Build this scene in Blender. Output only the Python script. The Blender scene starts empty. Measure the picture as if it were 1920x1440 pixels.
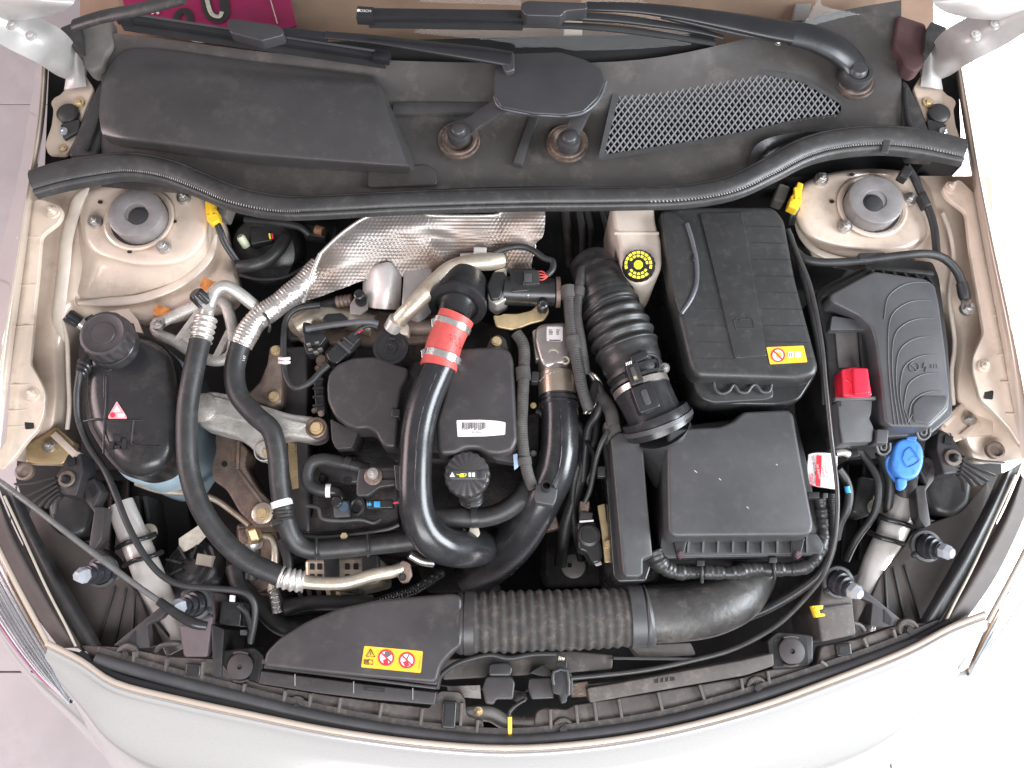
import bpy, bmesh, math, random
from mathutils import Vector, Matrix
random.seed(7)
SC = bpy.context.scene
COL = SC.collection
# ---------------------------------------------------------------- camera
FPX = 1507.0                       # focal length in photo pixels (photo 1920 x 1440)
TH = math.radians(18)              # tilt away from straight down
CAM = Vector((0, -0.452, 2.29))
cam = bpy.data.cameras.new('camera'); camo = bpy.data.objects.new('camera', cam); COL.objects.link(camo)
camo.location = CAM; camo.rotation_euler = (TH, 0, 0)
cam.sensor_fit = 'HORIZONTAL'; cam.sensor_width = 36; cam.lens = 36*FPX/1920
cam.clip_start = .05; cam.clip_end = 100
SC.camera = camo
# ---------------------------------------------------------------- light
w = bpy.data.worlds.new('World'); SC.world = w; w.use_nodes = True
bg = w.node_tree.nodes['Background']; bg.inputs[0].default_value = (.93, .92, .97, 1); bg.inputs[1].default_value = .25
def area(name, loc, target, sx, sy, power, col, spread=180):
    l = bpy.data.lights.new(name, 'AREA'); l.shape = 'RECTANGLE'; l.size = sx; l.size_y = sy
    l.energy = power; l.color = col; l.spread = math.radians(spread)
    o = bpy.data.objects.new(name, l); COL.objects.link(o); o.location = loc
    o.rotation_euler = (Vector(target)-Vector(loc)).to_track_quat('-Z', 'Y').to_euler()
    return o
area('open_side_daylight', (3.0, -.6, 2.2), (.1, .0, .85), 1.7, 1.7, 138, (.88, .94, 1.0))
area('front_daylight', (.3, -2.5, 3.0), (0, .1, .85), 2.6, 1.3, 80, (.97, .98, 1.0))
area('far_side_glow', (-3.0, .1, 2.0), (0, 0, .8), 1.7, 1.5, 42, (1.0, .78, .80))
area('yard_sunlight', (2.05, -.1, 2.0), (2.05, -.1, 0), 1.0, 4.0, 200, (1, .98, .95), 45)
SC.view_settings.view_transform = 'Standard'; SC.view_settings.look = 'None'
SC.view_settings.exposure = 0.75; SC.view_settings.gamma = 1
# ---------------------------------------------------------------- helpers
FWD = Vector((0, math.sin(TH), -math.cos(TH))); UP = Vector((0, math.cos(TH), math.sin(TH)))
def ray(x, y): return FWD + Vector(((x-960)/FPX, 0, 0)) + UP*((720-y)/FPX)
def P(x, y, z):
    r = ray(x, y); return CAM + r*((z-CAM.z)/r.z)
def S(x, y, z): return (z-CAM.z)/ray(x, y).z/FPX      # metres per photo pixel there
ROOTS = []
def thing(name, label, cat, group=None):
    o = bpy.data.objects.new(name, None); COL.objects.link(o); o.empty_display_size = .05
    tag(o, label, cat, group); ROOTS.append(o); return o
def tag(o, label, cat, group=None):
    o['label'] = label; o['category'] = cat
    if group: o['group'] = group
    return o
def mk(name, bm, m, parent=None, smooth=35, recalc=True):
    if recalc: bmesh.ops.recalc_face_normals(bm, faces=bm.faces[:])
    me = bpy.data.meshes.new(name); bm.to_mesh(me); bm.free()
    if smooth:
        me.shade_smooth(); me.set_sharp_from_angle(angle=math.radians(smooth))
    o = bpy.data.objects.new(name, me); COL.objects.link(o)
    me.materials.append(M[m] if isinstance(m, str) else m)
    if parent: o.parent = parent
    return o
def rp(pts, r, n=4):
    if r <= 0: return list(pts)
    out = []; k = len(pts)
    for i in range(k):
        a, b, c = [Vector(p) if len(p) == 3 else Vector((p[0], p[1], 0)) for p in (pts[i-1], pts[i], pts[(i+1) % k])]
        ra = min(r/max((a-b).xy.length, 1e-6), .45); rc = min(r/max((c-b).xy.length, 1e-6), .45)
        p0 = b.lerp(a, ra); p2 = b.lerp(c, rc)
        for j in range(n+1):
            t = j/n; q = p0*(1-t)**2+b*2*t*(1-t)+p2*t*t
            out.append(tuple(q) if len(pts[i]) == 3 else (q.x, q.y))
    return out
def prism(name, pts, z1, z0, m, parent=None, bev=0, r=0, draft=0, seg=3, rb=4):
    """outline in photo pixels at height z1, extruded straight down to z0 (metres); bev and draft in pixels"""
    pts = rp(pts, r, rb)
    top = [P(p[0], p[1], p[2] if len(p) == 3 else z1) for p in pts]
    s = S(pts[0][0], pts[0][1], z1); bm = bmesh.new()
    c = sum(top, Vector())/len(top)
    tv = [bm.verts.new(p) for p in top]; bv = []
    for i, p in enumerate(top):
        q = Vector((p.x, p.y, z0 if z0 > 0 else p.z+z0))
        if draft:
            d = (top[(i+1) % len(top)]-top[i-1]); n = Vector((d.y, -d.x, 0)).normalized()
            if n.dot((p-c).xy.to_3d()) < 0: n = -n
            q += n*draft*s
        bv.append(bm.verts.new(q))
    f = bm.faces.new(tv); bm.faces.new(bv[::-1])
    k = len(tv)
    for i in range(k): bm.faces.new((tv[i], bv[i], bv[(i+1) % k], tv[(i+1) % k]))
    if bev:
        bmesh.ops.recalc_face_normals(bm, faces=bm.faces[:])
        bmesh.ops.bevel(bm, geom=list(f.edges), offset=bev*s, segments=seg, profile=.5, affect='EDGES', clamp_overlap=True)
    return mk(name, bm, m, parent, 40)
def ell(cx, cy, rx, ry=None, n=24, a0=0):
    ry = ry or rx
    return [(cx+rx*math.cos(a0+2*math.pi*i/n), cy+ry*math.sin(a0+2*math.pi*i/n)) for i in range(n)]
def rect(cx, cy, w_, h_, ang=0):
    a = math.radians(ang); c, s = math.cos(a), math.sin(a)
    return [(cx+x*c-y*s, cy+x*s+y*c) for x, y in ((-w_/2, -h_/2), (w_/2, -h_/2), (w_/2, h_/2), (-w_/2, h_/2))]
def cr(pts, n):
    out = []; k = len(pts)
    for i in range(k-1):
        p0, p1, p2, p3 = pts[max(i-1, 0)], pts[i], pts[i+1], pts[min(i+2, k-1)]
        for j in range(n):
            t = j/n
            out.append(p1*.5*2+(p2-p0)*(.5*t)+(p0*2-p1*5+p2*4-p3)*(.5*t*t)+(p1*3-p0-p2*3+p3)*(.5*t**3))
    out.append(pts[-1]); return out
def tube(name, pts, r, m, parent=None, seg=14, sub=6, prof=None, closed=False, flat=1, caps=True, smooth=60):
    """pts (px, py, z[, r_px]); r pixels; prof(s, L) multiplies the radius, s and L in pixels"""
    V = [Vector((*P(p[0], p[1], p[2]), (p[3] if len(p) > 3 else r)*S(p[0], p[1], p[2]))) for p in pts]
    if closed: V = V+[V[0]]
    C = cr(V, sub)
    if prof:                                     # dense even resampling
        L = [0]
        for a, b in zip(C, C[1:]): L.append(L[-1]+(b-a).xyz.length)
        sp = S(*pts[0][:3]); n = int(L[-1]/sp/prof[1]); D = []; j = 0
        for i in range(n+1):
            t = L[-1]*i/n
            while j < len(L)-2 and L[j+1] < t: j += 1
            D.append(C[j].lerp(C[j+1], (t-L[j])/max(L[j+1]-L[j], 1e-9)))
        C = D
        for i, c in enumerate(C): c.w *= prof[0](i*prof[1], n*prof[1])
    bm = bmesh.new(); rings = []; nrm = None; N = len(C)
    for i in range(N):
        p = C[i].xyz; d = (C[min(i+1, N-1)].xyz-C[max(i-1, 0)].xyz).normalized()
        if closed and i in (0, N-1): d = (C[1].xyz-C[N-2].xyz).normalized()
        if nrm is None: nrm = d.orthogonal() if abs(d.z) > .9 else d.cross(Vector((0, 0, 1))).normalized()
        nrm = (nrm-d*nrm.dot(d)).normalized(); b = d.cross(nrm)
        rings.append([bm.verts.new(p+(nrm*math.cos(2*math.pi*k/seg)+b*flat*math.sin(2*math.pi*k/seg))*C[i].w) for k in range(seg)])
    for a, b in zip(rings, rings[1:]):
        for k in range(seg): bm.faces.new((a[k], a[(k+1) % seg], b[(k+1) % seg], b[k]))
    if caps and not closed: bm.faces.new(rings[0][::-1]); bm.faces.new(rings[-1])
    if closed: bmesh.ops.remove_doubles(bm, verts=bm.verts[:], dist=1e-6)
    return mk(name, bm, m, parent, smooth)
def lathe(name, c, prof, m, parent=None, axis=None, seg=32, teeth=None, smooth=40):
    """prof [(r_px, h_px)] from the point c=(px,py,z), h along axis (default up); teeth=(n, depth_px, row indices)"""
    o = P(*c); s = S(*c); ax = Vector(axis).normalized() if axis else Vector((0, 0, 1))
    u = ax.orthogonal().normalized() if abs(ax.z) < .99 else Vector((1, 0, 0)); v = ax.cross(u); bm = bmesh.new(); rings = []
    for j, (r, h) in enumerate(prof):
        ring = []
        for k in range(seg):
            a = 2*math.pi*k/seg; rr = r
            if teeth and j in teeth[2] and (k*teeth[0]*2//seg) % 2: rr -= teeth[1]
            ring.append(bm.verts.new(o+(u*math.cos(a)+v*math.sin(a))*rr*s+ax*h*s))
        rings.append(ring)
    for a, b in zip(rings, rings[1:]):
        for k in range(seg): bm.faces.new((a[k], a[(k+1) % seg], b[(k+1) % seg], b[k]))
    if prof[0][0] > .01: bm.faces.new(rings[0][::-1])
    if prof[-1][0] > .01: bm.faces.new(rings[-1])
    bmesh.ops.remove_doubles(bm, verts=bm.verts[:], dist=1e-6)
    return mk(name, bm, m, parent, smooth)
def loft(name, rows, m, parent=None, k=5, thick=0, smooth=50, kc=None):
    """smooth sheet through a grid of (px, py, z) points"""
    R = [cr([P(*p) for p in row], k) for row in rows]
    n = len(R[0]); cols = [cr([row[j] for row in R], kc or k) for j in range(n)]
    bm = bmesh.new(); G = [[bm.verts.new(p) for p in c] for c in cols]
    for a, b in zip(G, G[1:]):
        for i in range(len(a)-1): bm.faces.new((a[i], a[i+1], b[i+1], b[i]))
    bmesh.ops.recalc_face_normals(bm, faces=bm.faces[:])
    if bm.faces[len(bm.faces)//2] and sum(f.normal.z for f in bm.faces) < 0: bmesh.ops.reverse_faces(bm, faces=bm.faces[:])
    if thick: bmesh.ops.solidify(bm, geom=bm.faces[:], thickness=thick)
    return mk(name, bm, m, parent, smooth, recalc=False)
def bar(name, a, b, wd, h, m, parent=None, bev=0):
    """straight bar between two (px,py,z) points, wd pixels wide, its top at z, h metres deep"""
    A, B = P(*a), P(*b); s = S(*a); d = (B-A); n = Vector((-d.y, d.x, 0)).normalized()*wd*s/2; bm = bmesh.new()
    q = [A-n, A+n, B+n, B-n]; t = [bm.verts.new(p) for p in q]; l = [bm.verts.new(p-Vector((0, 0, h))) for p in q]
    f = bm.faces.new(t); bm.faces.new(l[::-1])
    for i in range(4): bm.faces.new((t[i], l[i], l[(i+1) % 4], t[(i+1) % 4]))
    if bev:
        bmesh.ops.recalc_face_normals(bm, faces=bm.faces[:])
        bmesh.ops.bevel(bm, geom=list(f.edges), offset=bev*s, segments=2, profile=.5, affect='EDGES', clamp_overlap=True)
    return mk(name, bm, m, parent, 40)
_B = {}
def bolt(c, r, m='steel', parent=None, kind='hex', name='bolt', tilt=None):
    key = (kind, m)
    if key not in _B:
        bm = bmesh.new()
        def cyl(rad, z0, z1, n, r2=None, a0=0):
            a = [bm.verts.new((rad*math.cos(a0+2*math.pi*i/n), rad*math.sin(a0+2*math.pi*i/n), z0)) for i in range(n)]
            b = [bm.verts.new(((r2 or rad)*math.cos(a0+2*math.pi*i/n), (r2 or rad)*math.sin(a0+2*math.pi*i/n), z1)) for i in range(n)]
            for i in range(n): bm.faces.new((a[i], a[(i+1) % n], b[(i+1) % n], b[i]))
            bm.faces.new(b); return b
        cyl(1, -.3, .22, 20, .93)
        if kind == 'hex': cyl(.62, .2, .62, 6); cyl(.55, .6, .72, 6, .45); cyl(.3, .7, 1.25, 10, .26)
        elif kind == 'torx':
            b = cyl(.72, .2, .75, 20, .66)
            star = [bm.verts.new(((.46 if i % 2 else .3)*math.cos(math.pi*i/6), (.46 if i % 2 else .3)*math.sin(math.pi*i/6), .765)) for i in range(12)]
            low = [bm.verts.new((v.co.x*.8, v.co.y*.8, .45)) for v in star]
            for i in range(12): bm.faces.new((star[i], star[(i+1) % 12], low[(i+1) % 12], low[i]))
            bm.faces.new(low)
        else: cyl(.6, .2, .42, 16, .4)
        bmesh.ops.recalc_face_normals(bm, faces=bm.faces[:])
        me = bpy.data.meshes.new('bolt'); bm.to_mesh(me); bm.free(); me.shade_smooth(); me.set_sharp_from_angle(angle=.6)
        me.materials.append(M[m]); _B[key] = me
    o = bpy.data.objects.new(name, _B[key]); COL.objects.link(o)
    o.location = P(*c); o.scale = (r*S(*c),)*3; o.rotation_euler = (tilt[0], tilt[1], random.random()*6) if tilt else (0, 0, random.random()*6)
    if parent: o.parent = parent
    return o
def text(name, s, c, hpx, m, parent=None, ang=0, sx=1, ext=.0003, align='CENTER'):
    cu = bpy.data.curves.new(name, 'FONT'); cu.body = s; cu.size = 1; cu.align_x = align; cu.align_y = 'CENTER'; cu.extrude = 0
    t = bpy.data.objects.new('tmp', cu); COL.objects.link(t)
    dg = bpy.context.evaluated_depsgraph_get(); me = bpy.data.meshes.new_from_object(t.evaluated_get(dg))
    bpy.data.objects.remove(t); bpy.data.curves.remove(cu)
    k = S(*c)*hpx*1.35
    me.transform(Matrix.Translation(P(*c)) @ Matrix.Rotation(math.radians(-ang), 4, 'Z') @ Matrix.Diagonal((k*sx, k, 1, 1)))
    me.name = name; me.materials.clear(); me.materials.append(M[m])
    o = bpy.data.objects.new(name, me); COL.objects.link(o)
    if parent: o.parent = parent
    return o
def sheet(name, pts, z, m, parent=None, r=0):
    pts = rp(pts, r); bm = bmesh.new(); bm.faces.new([bm.verts.new(P(p[0], p[1], p[2] if len(p) == 3 else z)) for p in pts])
    o = mk(name, bm, m, parent, 0)
    return o
def rays(c, poly, n, a0=0):
    """points where n rays from c meet the polygon"""
    out = []
    for i in range(n):
        a = a0+2*math.pi*i/n; dx, dy = math.cos(a), math.sin(a); best = None
        for j in range(len(poly)):
            (x1, y1), (x2, y2) = poly[j-1][:2], poly[j][:2]
            ex, ey = x2-x1, y2-y1; den = dx*ey-dy*ex
            if abs(den) < 1e-9: continue
            t = ((x1-c[0])*ey-(y1-c[1])*ex)/den; u = ((x1-c[0])*dy-(y1-c[1])*dx)/den
            if t > 0 and -1e-6 <= u <= 1+1e-6: best = t if best is None else max(best, t)
        best = best or 1
        out.append((c[0]+dx*best, c[1]+dy*best))
    return out
# ---------------------------------------------------------------- materials
M = {}
def mat(name, col, rough=.5, metal=0, var=.12, vs=18, col2=None, bump=.15, bs=350, coat=0, trans=0, rvar=.12, spec=.5, wear=None, sss=0):
    m = bpy.data.materials.new(name); m.use_nodes = True; nt = m.node_tree; N = nt.nodes; L = nt.links; b = N['Principled BSDF']
    tc = N.new('ShaderNodeTexCoord')
    n1 = N.new('ShaderNodeTexNoise'); n1.inputs['Scale'].default_value = vs; n1.inputs['Detail'].default_value = 4; n1.inputs['Roughness'].default_value = .62
    L.new(tc.outputs['Object'], n1.inputs['Vector'])
    rmp = N.new('ShaderNodeValToRGB'); rmp.color_ramp.elements[0].position = .33; rmp.color_ramp.elements[1].position = .68
    c2 = col2 or tuple(min(1, c*(1+var)+var*.01) for c in col); c1 = tuple(c*(1-var) for c in col)
    rmp.color_ramp.elements[0].color = (*c1, 1); rmp.color_ramp.elements[1].color = (*c2, 1)
    L.new(n1.outputs['Fac'], rmp.inputs['Fac']); last = rmp.outputs['Color']
    if wear:                                     # (colour, amount, scale) speckle of dirt or dust
        n3 = N.new('ShaderNodeTexNoise'); n3.inputs['Scale'].default_value = wear[2]; n3.inputs['Detail'].default_value = 5; n3.inputs['Roughness'].default_value = .75
        L.new(tc.outputs['Object'], n3.inputs['Vector'])
        mr = N.new('ShaderNodeMapRange'); mr.inputs[1].default_value = .52; mr.inputs[2].default_value = .72; mr.inputs[4].default_value = wear[1]
        L.new(n3.outputs['Fac'], mr.inputs[0]); mx = N.new('ShaderNodeMixRGB'); mx.inputs[2].default_value = (*wear[0], 1)
        L.new(mr.outputs[0], mx.inputs[0]); L.new(last, mx.inputs[1]); last = mx.outputs[0]
    L.new(last, b.inputs['Base Color'])
    n2 = N.new('ShaderNodeTexNoise'); n2.inputs['Scale'].default_value = bs; n2.inputs['Detail'].default_value = 1
    L.new(tc.outputs['Object'], n2.inputs['Vector'])
    if bump:
        bp = N.new('ShaderNodeBump'); bp.inputs['Strength'].default_value = bump; bp.inputs['Distance'].default_value = .002
        L.new(n2.outputs['Fac'], bp.inputs['Height']); L.new(bp.outputs[0], b.inputs['Normal'])
    mr2 = N.new('ShaderNodeMapRange'); mr2.inputs[3].default_value = max(.03, rough-rvar); mr2.inputs[4].default_value = min(1, rough+rvar)
    L.new(n1.outputs['Fac'], mr2.inputs[0]); L.new(mr2.outputs[0], b.inputs['Roughness'])
    b.inputs['Metallic'].default_value = metal; b.inputs['Coat Weight'].default_value = coat; b.inputs['Coat Roughness'].default_value = .06
    b.inputs['Transmission Weight'].default_value = trans; b.inputs['Specular IOR Level'].default_value = spec
    if sss: b.inputs['Subsurface Weight'].default_value = sss; b.inputs['Subsurface Radius'].default_value = (.01, .01, .012)
    M[name] = m; return m
DUST = (.16, .14, .125)
mat('paint', (.58, .49, .41), .24, .25, .05, 6, bump=0, coat=1, rvar=.03)
mat('paint_in', (.66, .54, .445), .32, .12, .08, 9, bump=.04, bs=60, coat=.5, wear=((.32, .22, .15), .35, 26))
mat('bumper_paint', (.74, .725, .70), .14, .6, .10, 900, bump=0, coat=1, rvar=.02)
mat('sealer', (.64, .55, .47), .36, 0, .08, 30, bump=.3, bs=60, coat=.3)
mat('plastic', (.025, .0245, .025), .38, 0, .16, 10, bump=.12, bs=900, wear=(DUST, 0.16, 30))
mat('plastic_smooth', (.020, .020, .021), .28, 0, .15, 14, bump=.05, bs=500, wear=(DUST, 0.09, 22))
mat('plastic_grey', (.056, .056, .058), .40, 0, .12, 9, bump=.16, bs=1100, wear=(DUST, 0.18, 40))
mat('plastic_warm', (.042, .038, .039), .40, 0, .14, 9, bump=.16, bs=1000, wear=(DUST, 0.20, 26))
mat('plastic_dusty', (.075, .064, .058), .62, 0, .22, 14, bump=.2, bs=500, wear=((.22, .185, .16), .5, 34))
mat('cowl_plastic', (.055, .050, .047), .42, 0, .2, 5, bump=.12, bs=500, wear=((.14, .122, .11), .5, 12))
mat('wiper_black', (.016, .016, .018), .30, 0, .1, 12, bump=.05, bs=700)
mat('rubber', (.034, .033, .033), .40, 0, .2, 12, bump=.15, bs=260, wear=(DUST, 0.25, 45))
mat('hose_rubber', (.024, .0235, .024), .46, 0, .2, 20, bump=.18, bs=420, wear=(DUST, 0.20, 36))
mat('hose_cloth', (.046, .041, .039), .8, 0, .25, 60, bump=.7, bs=700, wear=((.15, .12, .09), .6, 60))
mat('cable', (.024, .024, .025), .45, 0, .2, 30, bump=.2, bs=500)
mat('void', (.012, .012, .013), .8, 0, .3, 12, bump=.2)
mat('cast_alu', (.52, .49, .455), .46, .4, .18, 40, bump=.5, bs=420, wear=((.17, .11, .07), .45, 34))
mat('pipe_alu', (.62, .59, .55), .30, .65, .12, 26, bump=.12, bs=200, wear=((.30, .22, .15), .4, 30))
mat('stained_alu', (.60, .53, .43), .4, .7, .2, 18, bump=.2, bs=220, wear=((.42, .27, .14), .55, 16))
mat('steel', (.50, .48, .46), .34, .9, .2, 60, bump=.2, wear=((.2, .14, .1), .4, 50))
mat('chrome', (.82, .83, .85), .08, 1, .03, 20, bump=0)
mat('bronze_cast', (.21, .155, .13), .5, .4, .3, 26, bump=.5, bs=260, wear=((.34, .21, .12), .5, 24))
mat('rust', (.26, .13, .07), .7, .2, .3, 40, bump=.5, bs=300)
mat('gold_zinc', (.62, .47, .27), .38, .6, .15, 24, bump=.3, bs=150, wear=((.3, .2, .1), .4, 30))
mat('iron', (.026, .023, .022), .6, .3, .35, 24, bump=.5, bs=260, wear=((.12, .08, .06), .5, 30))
mat('red_silicone', (.55, .085, .075), .45, 0, .12, 22, bump=.25, bs=420, wear=((.28, .05, .045), .4, 30))
mat('red_plastic', (.70, .022, .050), .34, 0, .06, 20, bump=.05)
mat('blue_plastic', (.055, .21, .60), .38, 0, .1, 20, bump=.06, wear=((.12, .22, .42), .4, 60))
mat('yellow_plastic', (.82, .52, .03), .4, 0, .08, 30, bump=.05)
mat('orange_wax', (.62, .24, .06), .3, 0, .4, 60, bump=.5, bs=160)
mat('yellow_print', (.80, .72, .05), .5, 0, .05, 30, bump=0)
mat('white_print', (.78, .77, .74), .5, 0, .04, 30, bump=0)
mat('label_white', (.80, .75, .75), .4, 0, .04, 30, bump=0)
mat('label_orange', (.83, .47, .04), .36, 0, .06, 30, bump=0)
mat('label_pink', (.78, .32, .36), .4, 0, .05, 30, bump=0)
mat('print_black', (.03, .025, .025), .5, 0, .1, 30, bump=0)
mat('print_red', (.66, .03, .05), .45, 0, .1, 30, bump=0)
mat('cream_plastic', (.58, .50, .43), .38, 0, .08, 20, bump=.06, sss=.15)
mat('clear_plastic', (.62, .64, .68), .18, 0, .05, 30, bump=0, trans=.55)
mat('tank_blue', (.33, .42, .48), .32, 0, .08, 16, bump=.06, sss=.2)
mat('cap_brown', (.040, .034, .036), .5, 0, .15, 30, bump=.1, bs=600)
mat('dash', (.30, .195, .135), .7, 0, .12, 8, bump=.2, bs=700)  # brown stands in for the roof reflected in the windscreen
mat('magenta', (.30, .008, .075), .5, 0, .08, 20, bump=0)
mat('paper', (.62, .57, .48), .6, 0, .2, 40, bump=.2, wear=((.2, .16, .1), .4, 60))
mat('lamp_tray', (.070, .057, .052), .62, 0, .18, 8, bump=.15, bs=600, wear=((.12, .10, .09), .4, 20))
mat('undertray', (.02, .019, .019), .75, 0, .3, 7, bump=.3, bs=60)
def brick_floor():
    mat('floor_tile', (.44, .41, .415), .42, 0, .1, 3, col2=(.50, .47, .475), bump=.08, bs=30, wear=((.34, .31, .31), .45, 5))
    mat('grout', (.16, .13, .13), .8, 0, .2, 12, bump=.3)
brick_floor()
def foil(name, scale, dark, lite, strength, dist):
    m = bpy.data.materials.new(name); m.use_nodes = True; nt = m.node_tree; N = nt.nodes; L = nt.links; b = N['Principled BSDF']
    tc = N.new('ShaderNodeTexCoord'); v = N.new('ShaderNodeTexVoronoi'); v.inputs['Scale'].default_value = scale; v.inputs['Randomness'].default_value = .12
    L.new(tc.outputs['Object'], v.inputs['Vector'])
    n = N.new('ShaderNodeTexNoise'); n.inputs['Scale'].default_value = 9; n.inputs['Detail'].default_value = 6; L.new(tc.outputs['Object'], n.inputs['Vector'])
    r = N.new('ShaderNodeValToRGB'); r.color_ramp.elements[0].position = .42; r.color_ramp.elements[1].position = .60
    r.color_ramp.elements[0].color = (*lite, 1); r.color_ramp.elements[1].color = (*dark, 1); L.new(n.outputs['Fac'], r.inputs['Fac'])
    L.new(r.outputs[0], b.inputs['Base Color'])
    bp = N.new('ShaderNodeBump'); bp.invert = True; bp.inputs['Strength'].default_value = strength; bp.inputs['Distance'].default_value = dist
    L.new(v.outputs['Distance'], bp.inputs['Height']); L.new(bp.outputs[0], b.inputs['Normal'])
    b.inputs['Metallic'].default_value = .9; b.inputs['Roughness'].default_value = .36; M[name] = m
foil('heat_foil', 155, (.40, .28, .20), (.80, .77, .76), 1, .004)
mat('wrap_foil', (.66, .62, .58), .33, .85, .12, 60, bump=.9, bs=110, wear=((.4, .3, .22), .4, 20))
def glass(name, tint, refl):
    m = bpy.data.materials.new(name); m.use_nodes = True; nt = m.node_tree; N = nt.nodes; L = nt.links
    N.remove(N['Principled BSDF']); out = N['Material Output']
    t = N.new('ShaderNodeBsdfTransparent'); t.inputs[0].default_value = (*tint, 1)
    g = N.new('ShaderNodeBsdfGlossy'); g.inputs['Roughness'].default_value = .03
    f = N.new('ShaderNodeFresnel'); f.inputs['IOR'].default_value = 1.45; ad = N.new('ShaderNodeMath'); ad.operation = 'MULTIPLY'; ad.inputs[1].default_value = refl
    mx = N.new('ShaderNodeMixShader'); L.new(f.outputs[0], ad.inputs[0]); L.new(ad.outputs[0], mx.inputs[0]); L.new(t.outputs[0], mx.inputs[1]); L.new(g.outputs[0], mx.inputs[2]); L.new(mx.outputs[0], out.inputs[0])
    M[name] = m
glass('windscreen_glass', (.86, .88, .87), .3)
glass('lens_glass', (.97, .98, .99), 1.3)
mat('steel_mount', (.235, .22, .217), .4, .3, .12, 30, bump=.2, bs=300)
mat('paint_arm', (.40, .385, .37), .36, .1, .08, 20, bump=.06, bs=90, coat=.5, wear=((.35, .28, .22), .3, 30))
mat('pad_grey', (.13, .12, .11), .75, 0, .15, 20, bump=.3, bs=900)
mat('pad_plum', (.075, .035, .035), .75, 0, .15, 20, bump=.3, bs=900)
mat('cowl_smooth', (.046, .044, .044), .34, 0, .15, 6, bump=.1, bs=600, wear=((.11, .10, .095), .35, 14))
mat('boot_brown', (.095, .066, .054), .55, 0, .35, 40, bump=.3, bs=200, wear=((.28, .18, .12), .6, 40))
mat('wiper_plate', (.038, .037, .039), .36, 0, .1, 12, bump=.12, bs=900)
mat('plastic_mesh', (.22, .22, .23), .45, 0, .1, 20, bump=0)
mat('cap_print', (.085, .066, .068), .5, 0, .1, 30, bump=0)
mat('cream_dull', (.42, .38, .31), .45, 0, .1, 20, bump=.1)
mat('brace_paint', (.72, .67, .63), .22, .4, .08, 12, bump=.05, bs=120, wear=((.4, .32, .26), .3, 20))
mat('alu_shield', (.60, .57, .55), .46, .4, .12, 18, bump=.2, bs=160, wear=((.4, .32, .26), .4, 18))
mat('pad_metal', (.38, .35, .33), .5, .4, .15, 24, bump=.2)
mat('pipe_black', (.020, .020, .022), .25, 0, .2, 12, bump=.05, bs=300, wear=(DUST, 0.14, 18))
mat('steel_bright', (.70, .68, .66), .25, .9, .1, 60, bump=.1)
mat('steel_satin', (.52, .47, .44), .36, .85, .12, 24, bump=.15, bs=300, wear=((.3, .22, .17), .35, 24))
mat('gold_satin', (.52, .43, .34), .32, .85, .12, 24, bump=.1)
mat('print_dark_red', (.25, .02, .02), .5, 0, .1, 30, bump=0)
mat('print_grey', (.12, .11, .11), .5, 0, .1, 30, bump=0)
mat('hose_grey', (.075, .075, .08), .45, 0, .2, 30, bump=.1)
mat('valve_blue', (.06, .09, .13), .4, 0, .2, 30, bump=.1)
mat('clip_blue', (.05, .38, .72), .4, 0, .1, 30, bump=.05)
mat('clip_blue_dull', (.30, .40, .55), .4, 0, .1, 30, bump=.05)
mat('loom', (.048, .045, .044), .6, 0, .25, 30, bump=.3, bs=500, wear=(DUST, 0.23, 40))
mat('cloth_tape', (.066, .060, .057), .75, 0, .25, 40, bump=.4, bs=700, wear=(DUST, 0.23, 40))
mat('port_cream', (.55, .58, .42), .45, 0, .1, 20, bump=.05)
mat('olive_print', (.40, .36, .02), .5, 0, .05, 30, bump=0)
mat('plastic_lid', (.031, .031, .031), .38, 0, .16, 9, bump=.12, bs=900, wear=((.18, .17, .16), .16, 60))
mat('edge_sheen', (.09, .095, .105), .28, 0, .1, 20, bump=.03)  # lighter blue-grey that paints highlights along edges
mat('screw_plum', (.16, .10, .12), .4, .6, .1, 30, bump=.1)
mat('duct_rubber', (.022, .022, .022), .40, 0, .25, 20, bump=.15, bs=400, wear=(DUST, 0.18, 40))
mat('fuse_grey', (.070, .070, .074), .38, 0, .1, 12, bump=.12, bs=1100)
mat('fuse_ridge', (.10, .10, .105), .45, 0, .08, 12, bump=.1, bs=900)
mat('fuse_light', (.092, .092, .096), .42, 0, .1, 12, bump=.16, bs=1100)
mat('slot_brown', (.115, .10, .098), .6, 0, .15, 20, bump=.15)
mat('blue_dark', (.03, .12, .40), .4, 0, .1, 20, bump=0)
mat('cable_sheen', (.045, .043, .042), .32, 0, .2, 30, bump=.05)
mat('tape_gloss', (.028, .027, .027), .38, 0, .2, 40, bump=.5, bs=90)
mat('duct_dusty', (.042, .039, .037), .4, 0, .3, 18, bump=.25, bs=90, wear=((.17, .15, .13), .5, 24))
mat('rubber_mount', (.045, .038, .038), .6, 0, .2, 30, bump=.1)
mat('seal_rubber', (.055, .055, .058), .42, 0, .15, 20, bump=.1, bs=400)
mat('rod_steel', (.34, .34, .33), .3, .8, .1, 40, bump=.05)
mat('chrome_soft', (.86, .86, .86), .22, .35, .05, 20, bump=0)
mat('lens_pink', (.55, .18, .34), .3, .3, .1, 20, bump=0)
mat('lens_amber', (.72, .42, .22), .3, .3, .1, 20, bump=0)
mat('bracket_brown', (.20, .155, .13), .5, .2, .2, 30, bump=.2)
mat('holder_black', (.026, .026, .032), .3, 0, .15, 30, bump=.05)
mat('crystal', (.55, .57, .62), .12, 0, .05, 30, bump=0, trans=.35)
mat('post_mauve', (.105, .082, .088), .55, 0, .15, 12, bump=.12, bs=900)
mat('heat_alu', (.40, .385, .375), .42, .6, .05, 6, col2=(.17, .115, .085), bump=.05, rvar=.05)
mat('braid', (.42, .41, .40), .6, 0, .3, 90, bump=.2)
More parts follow.
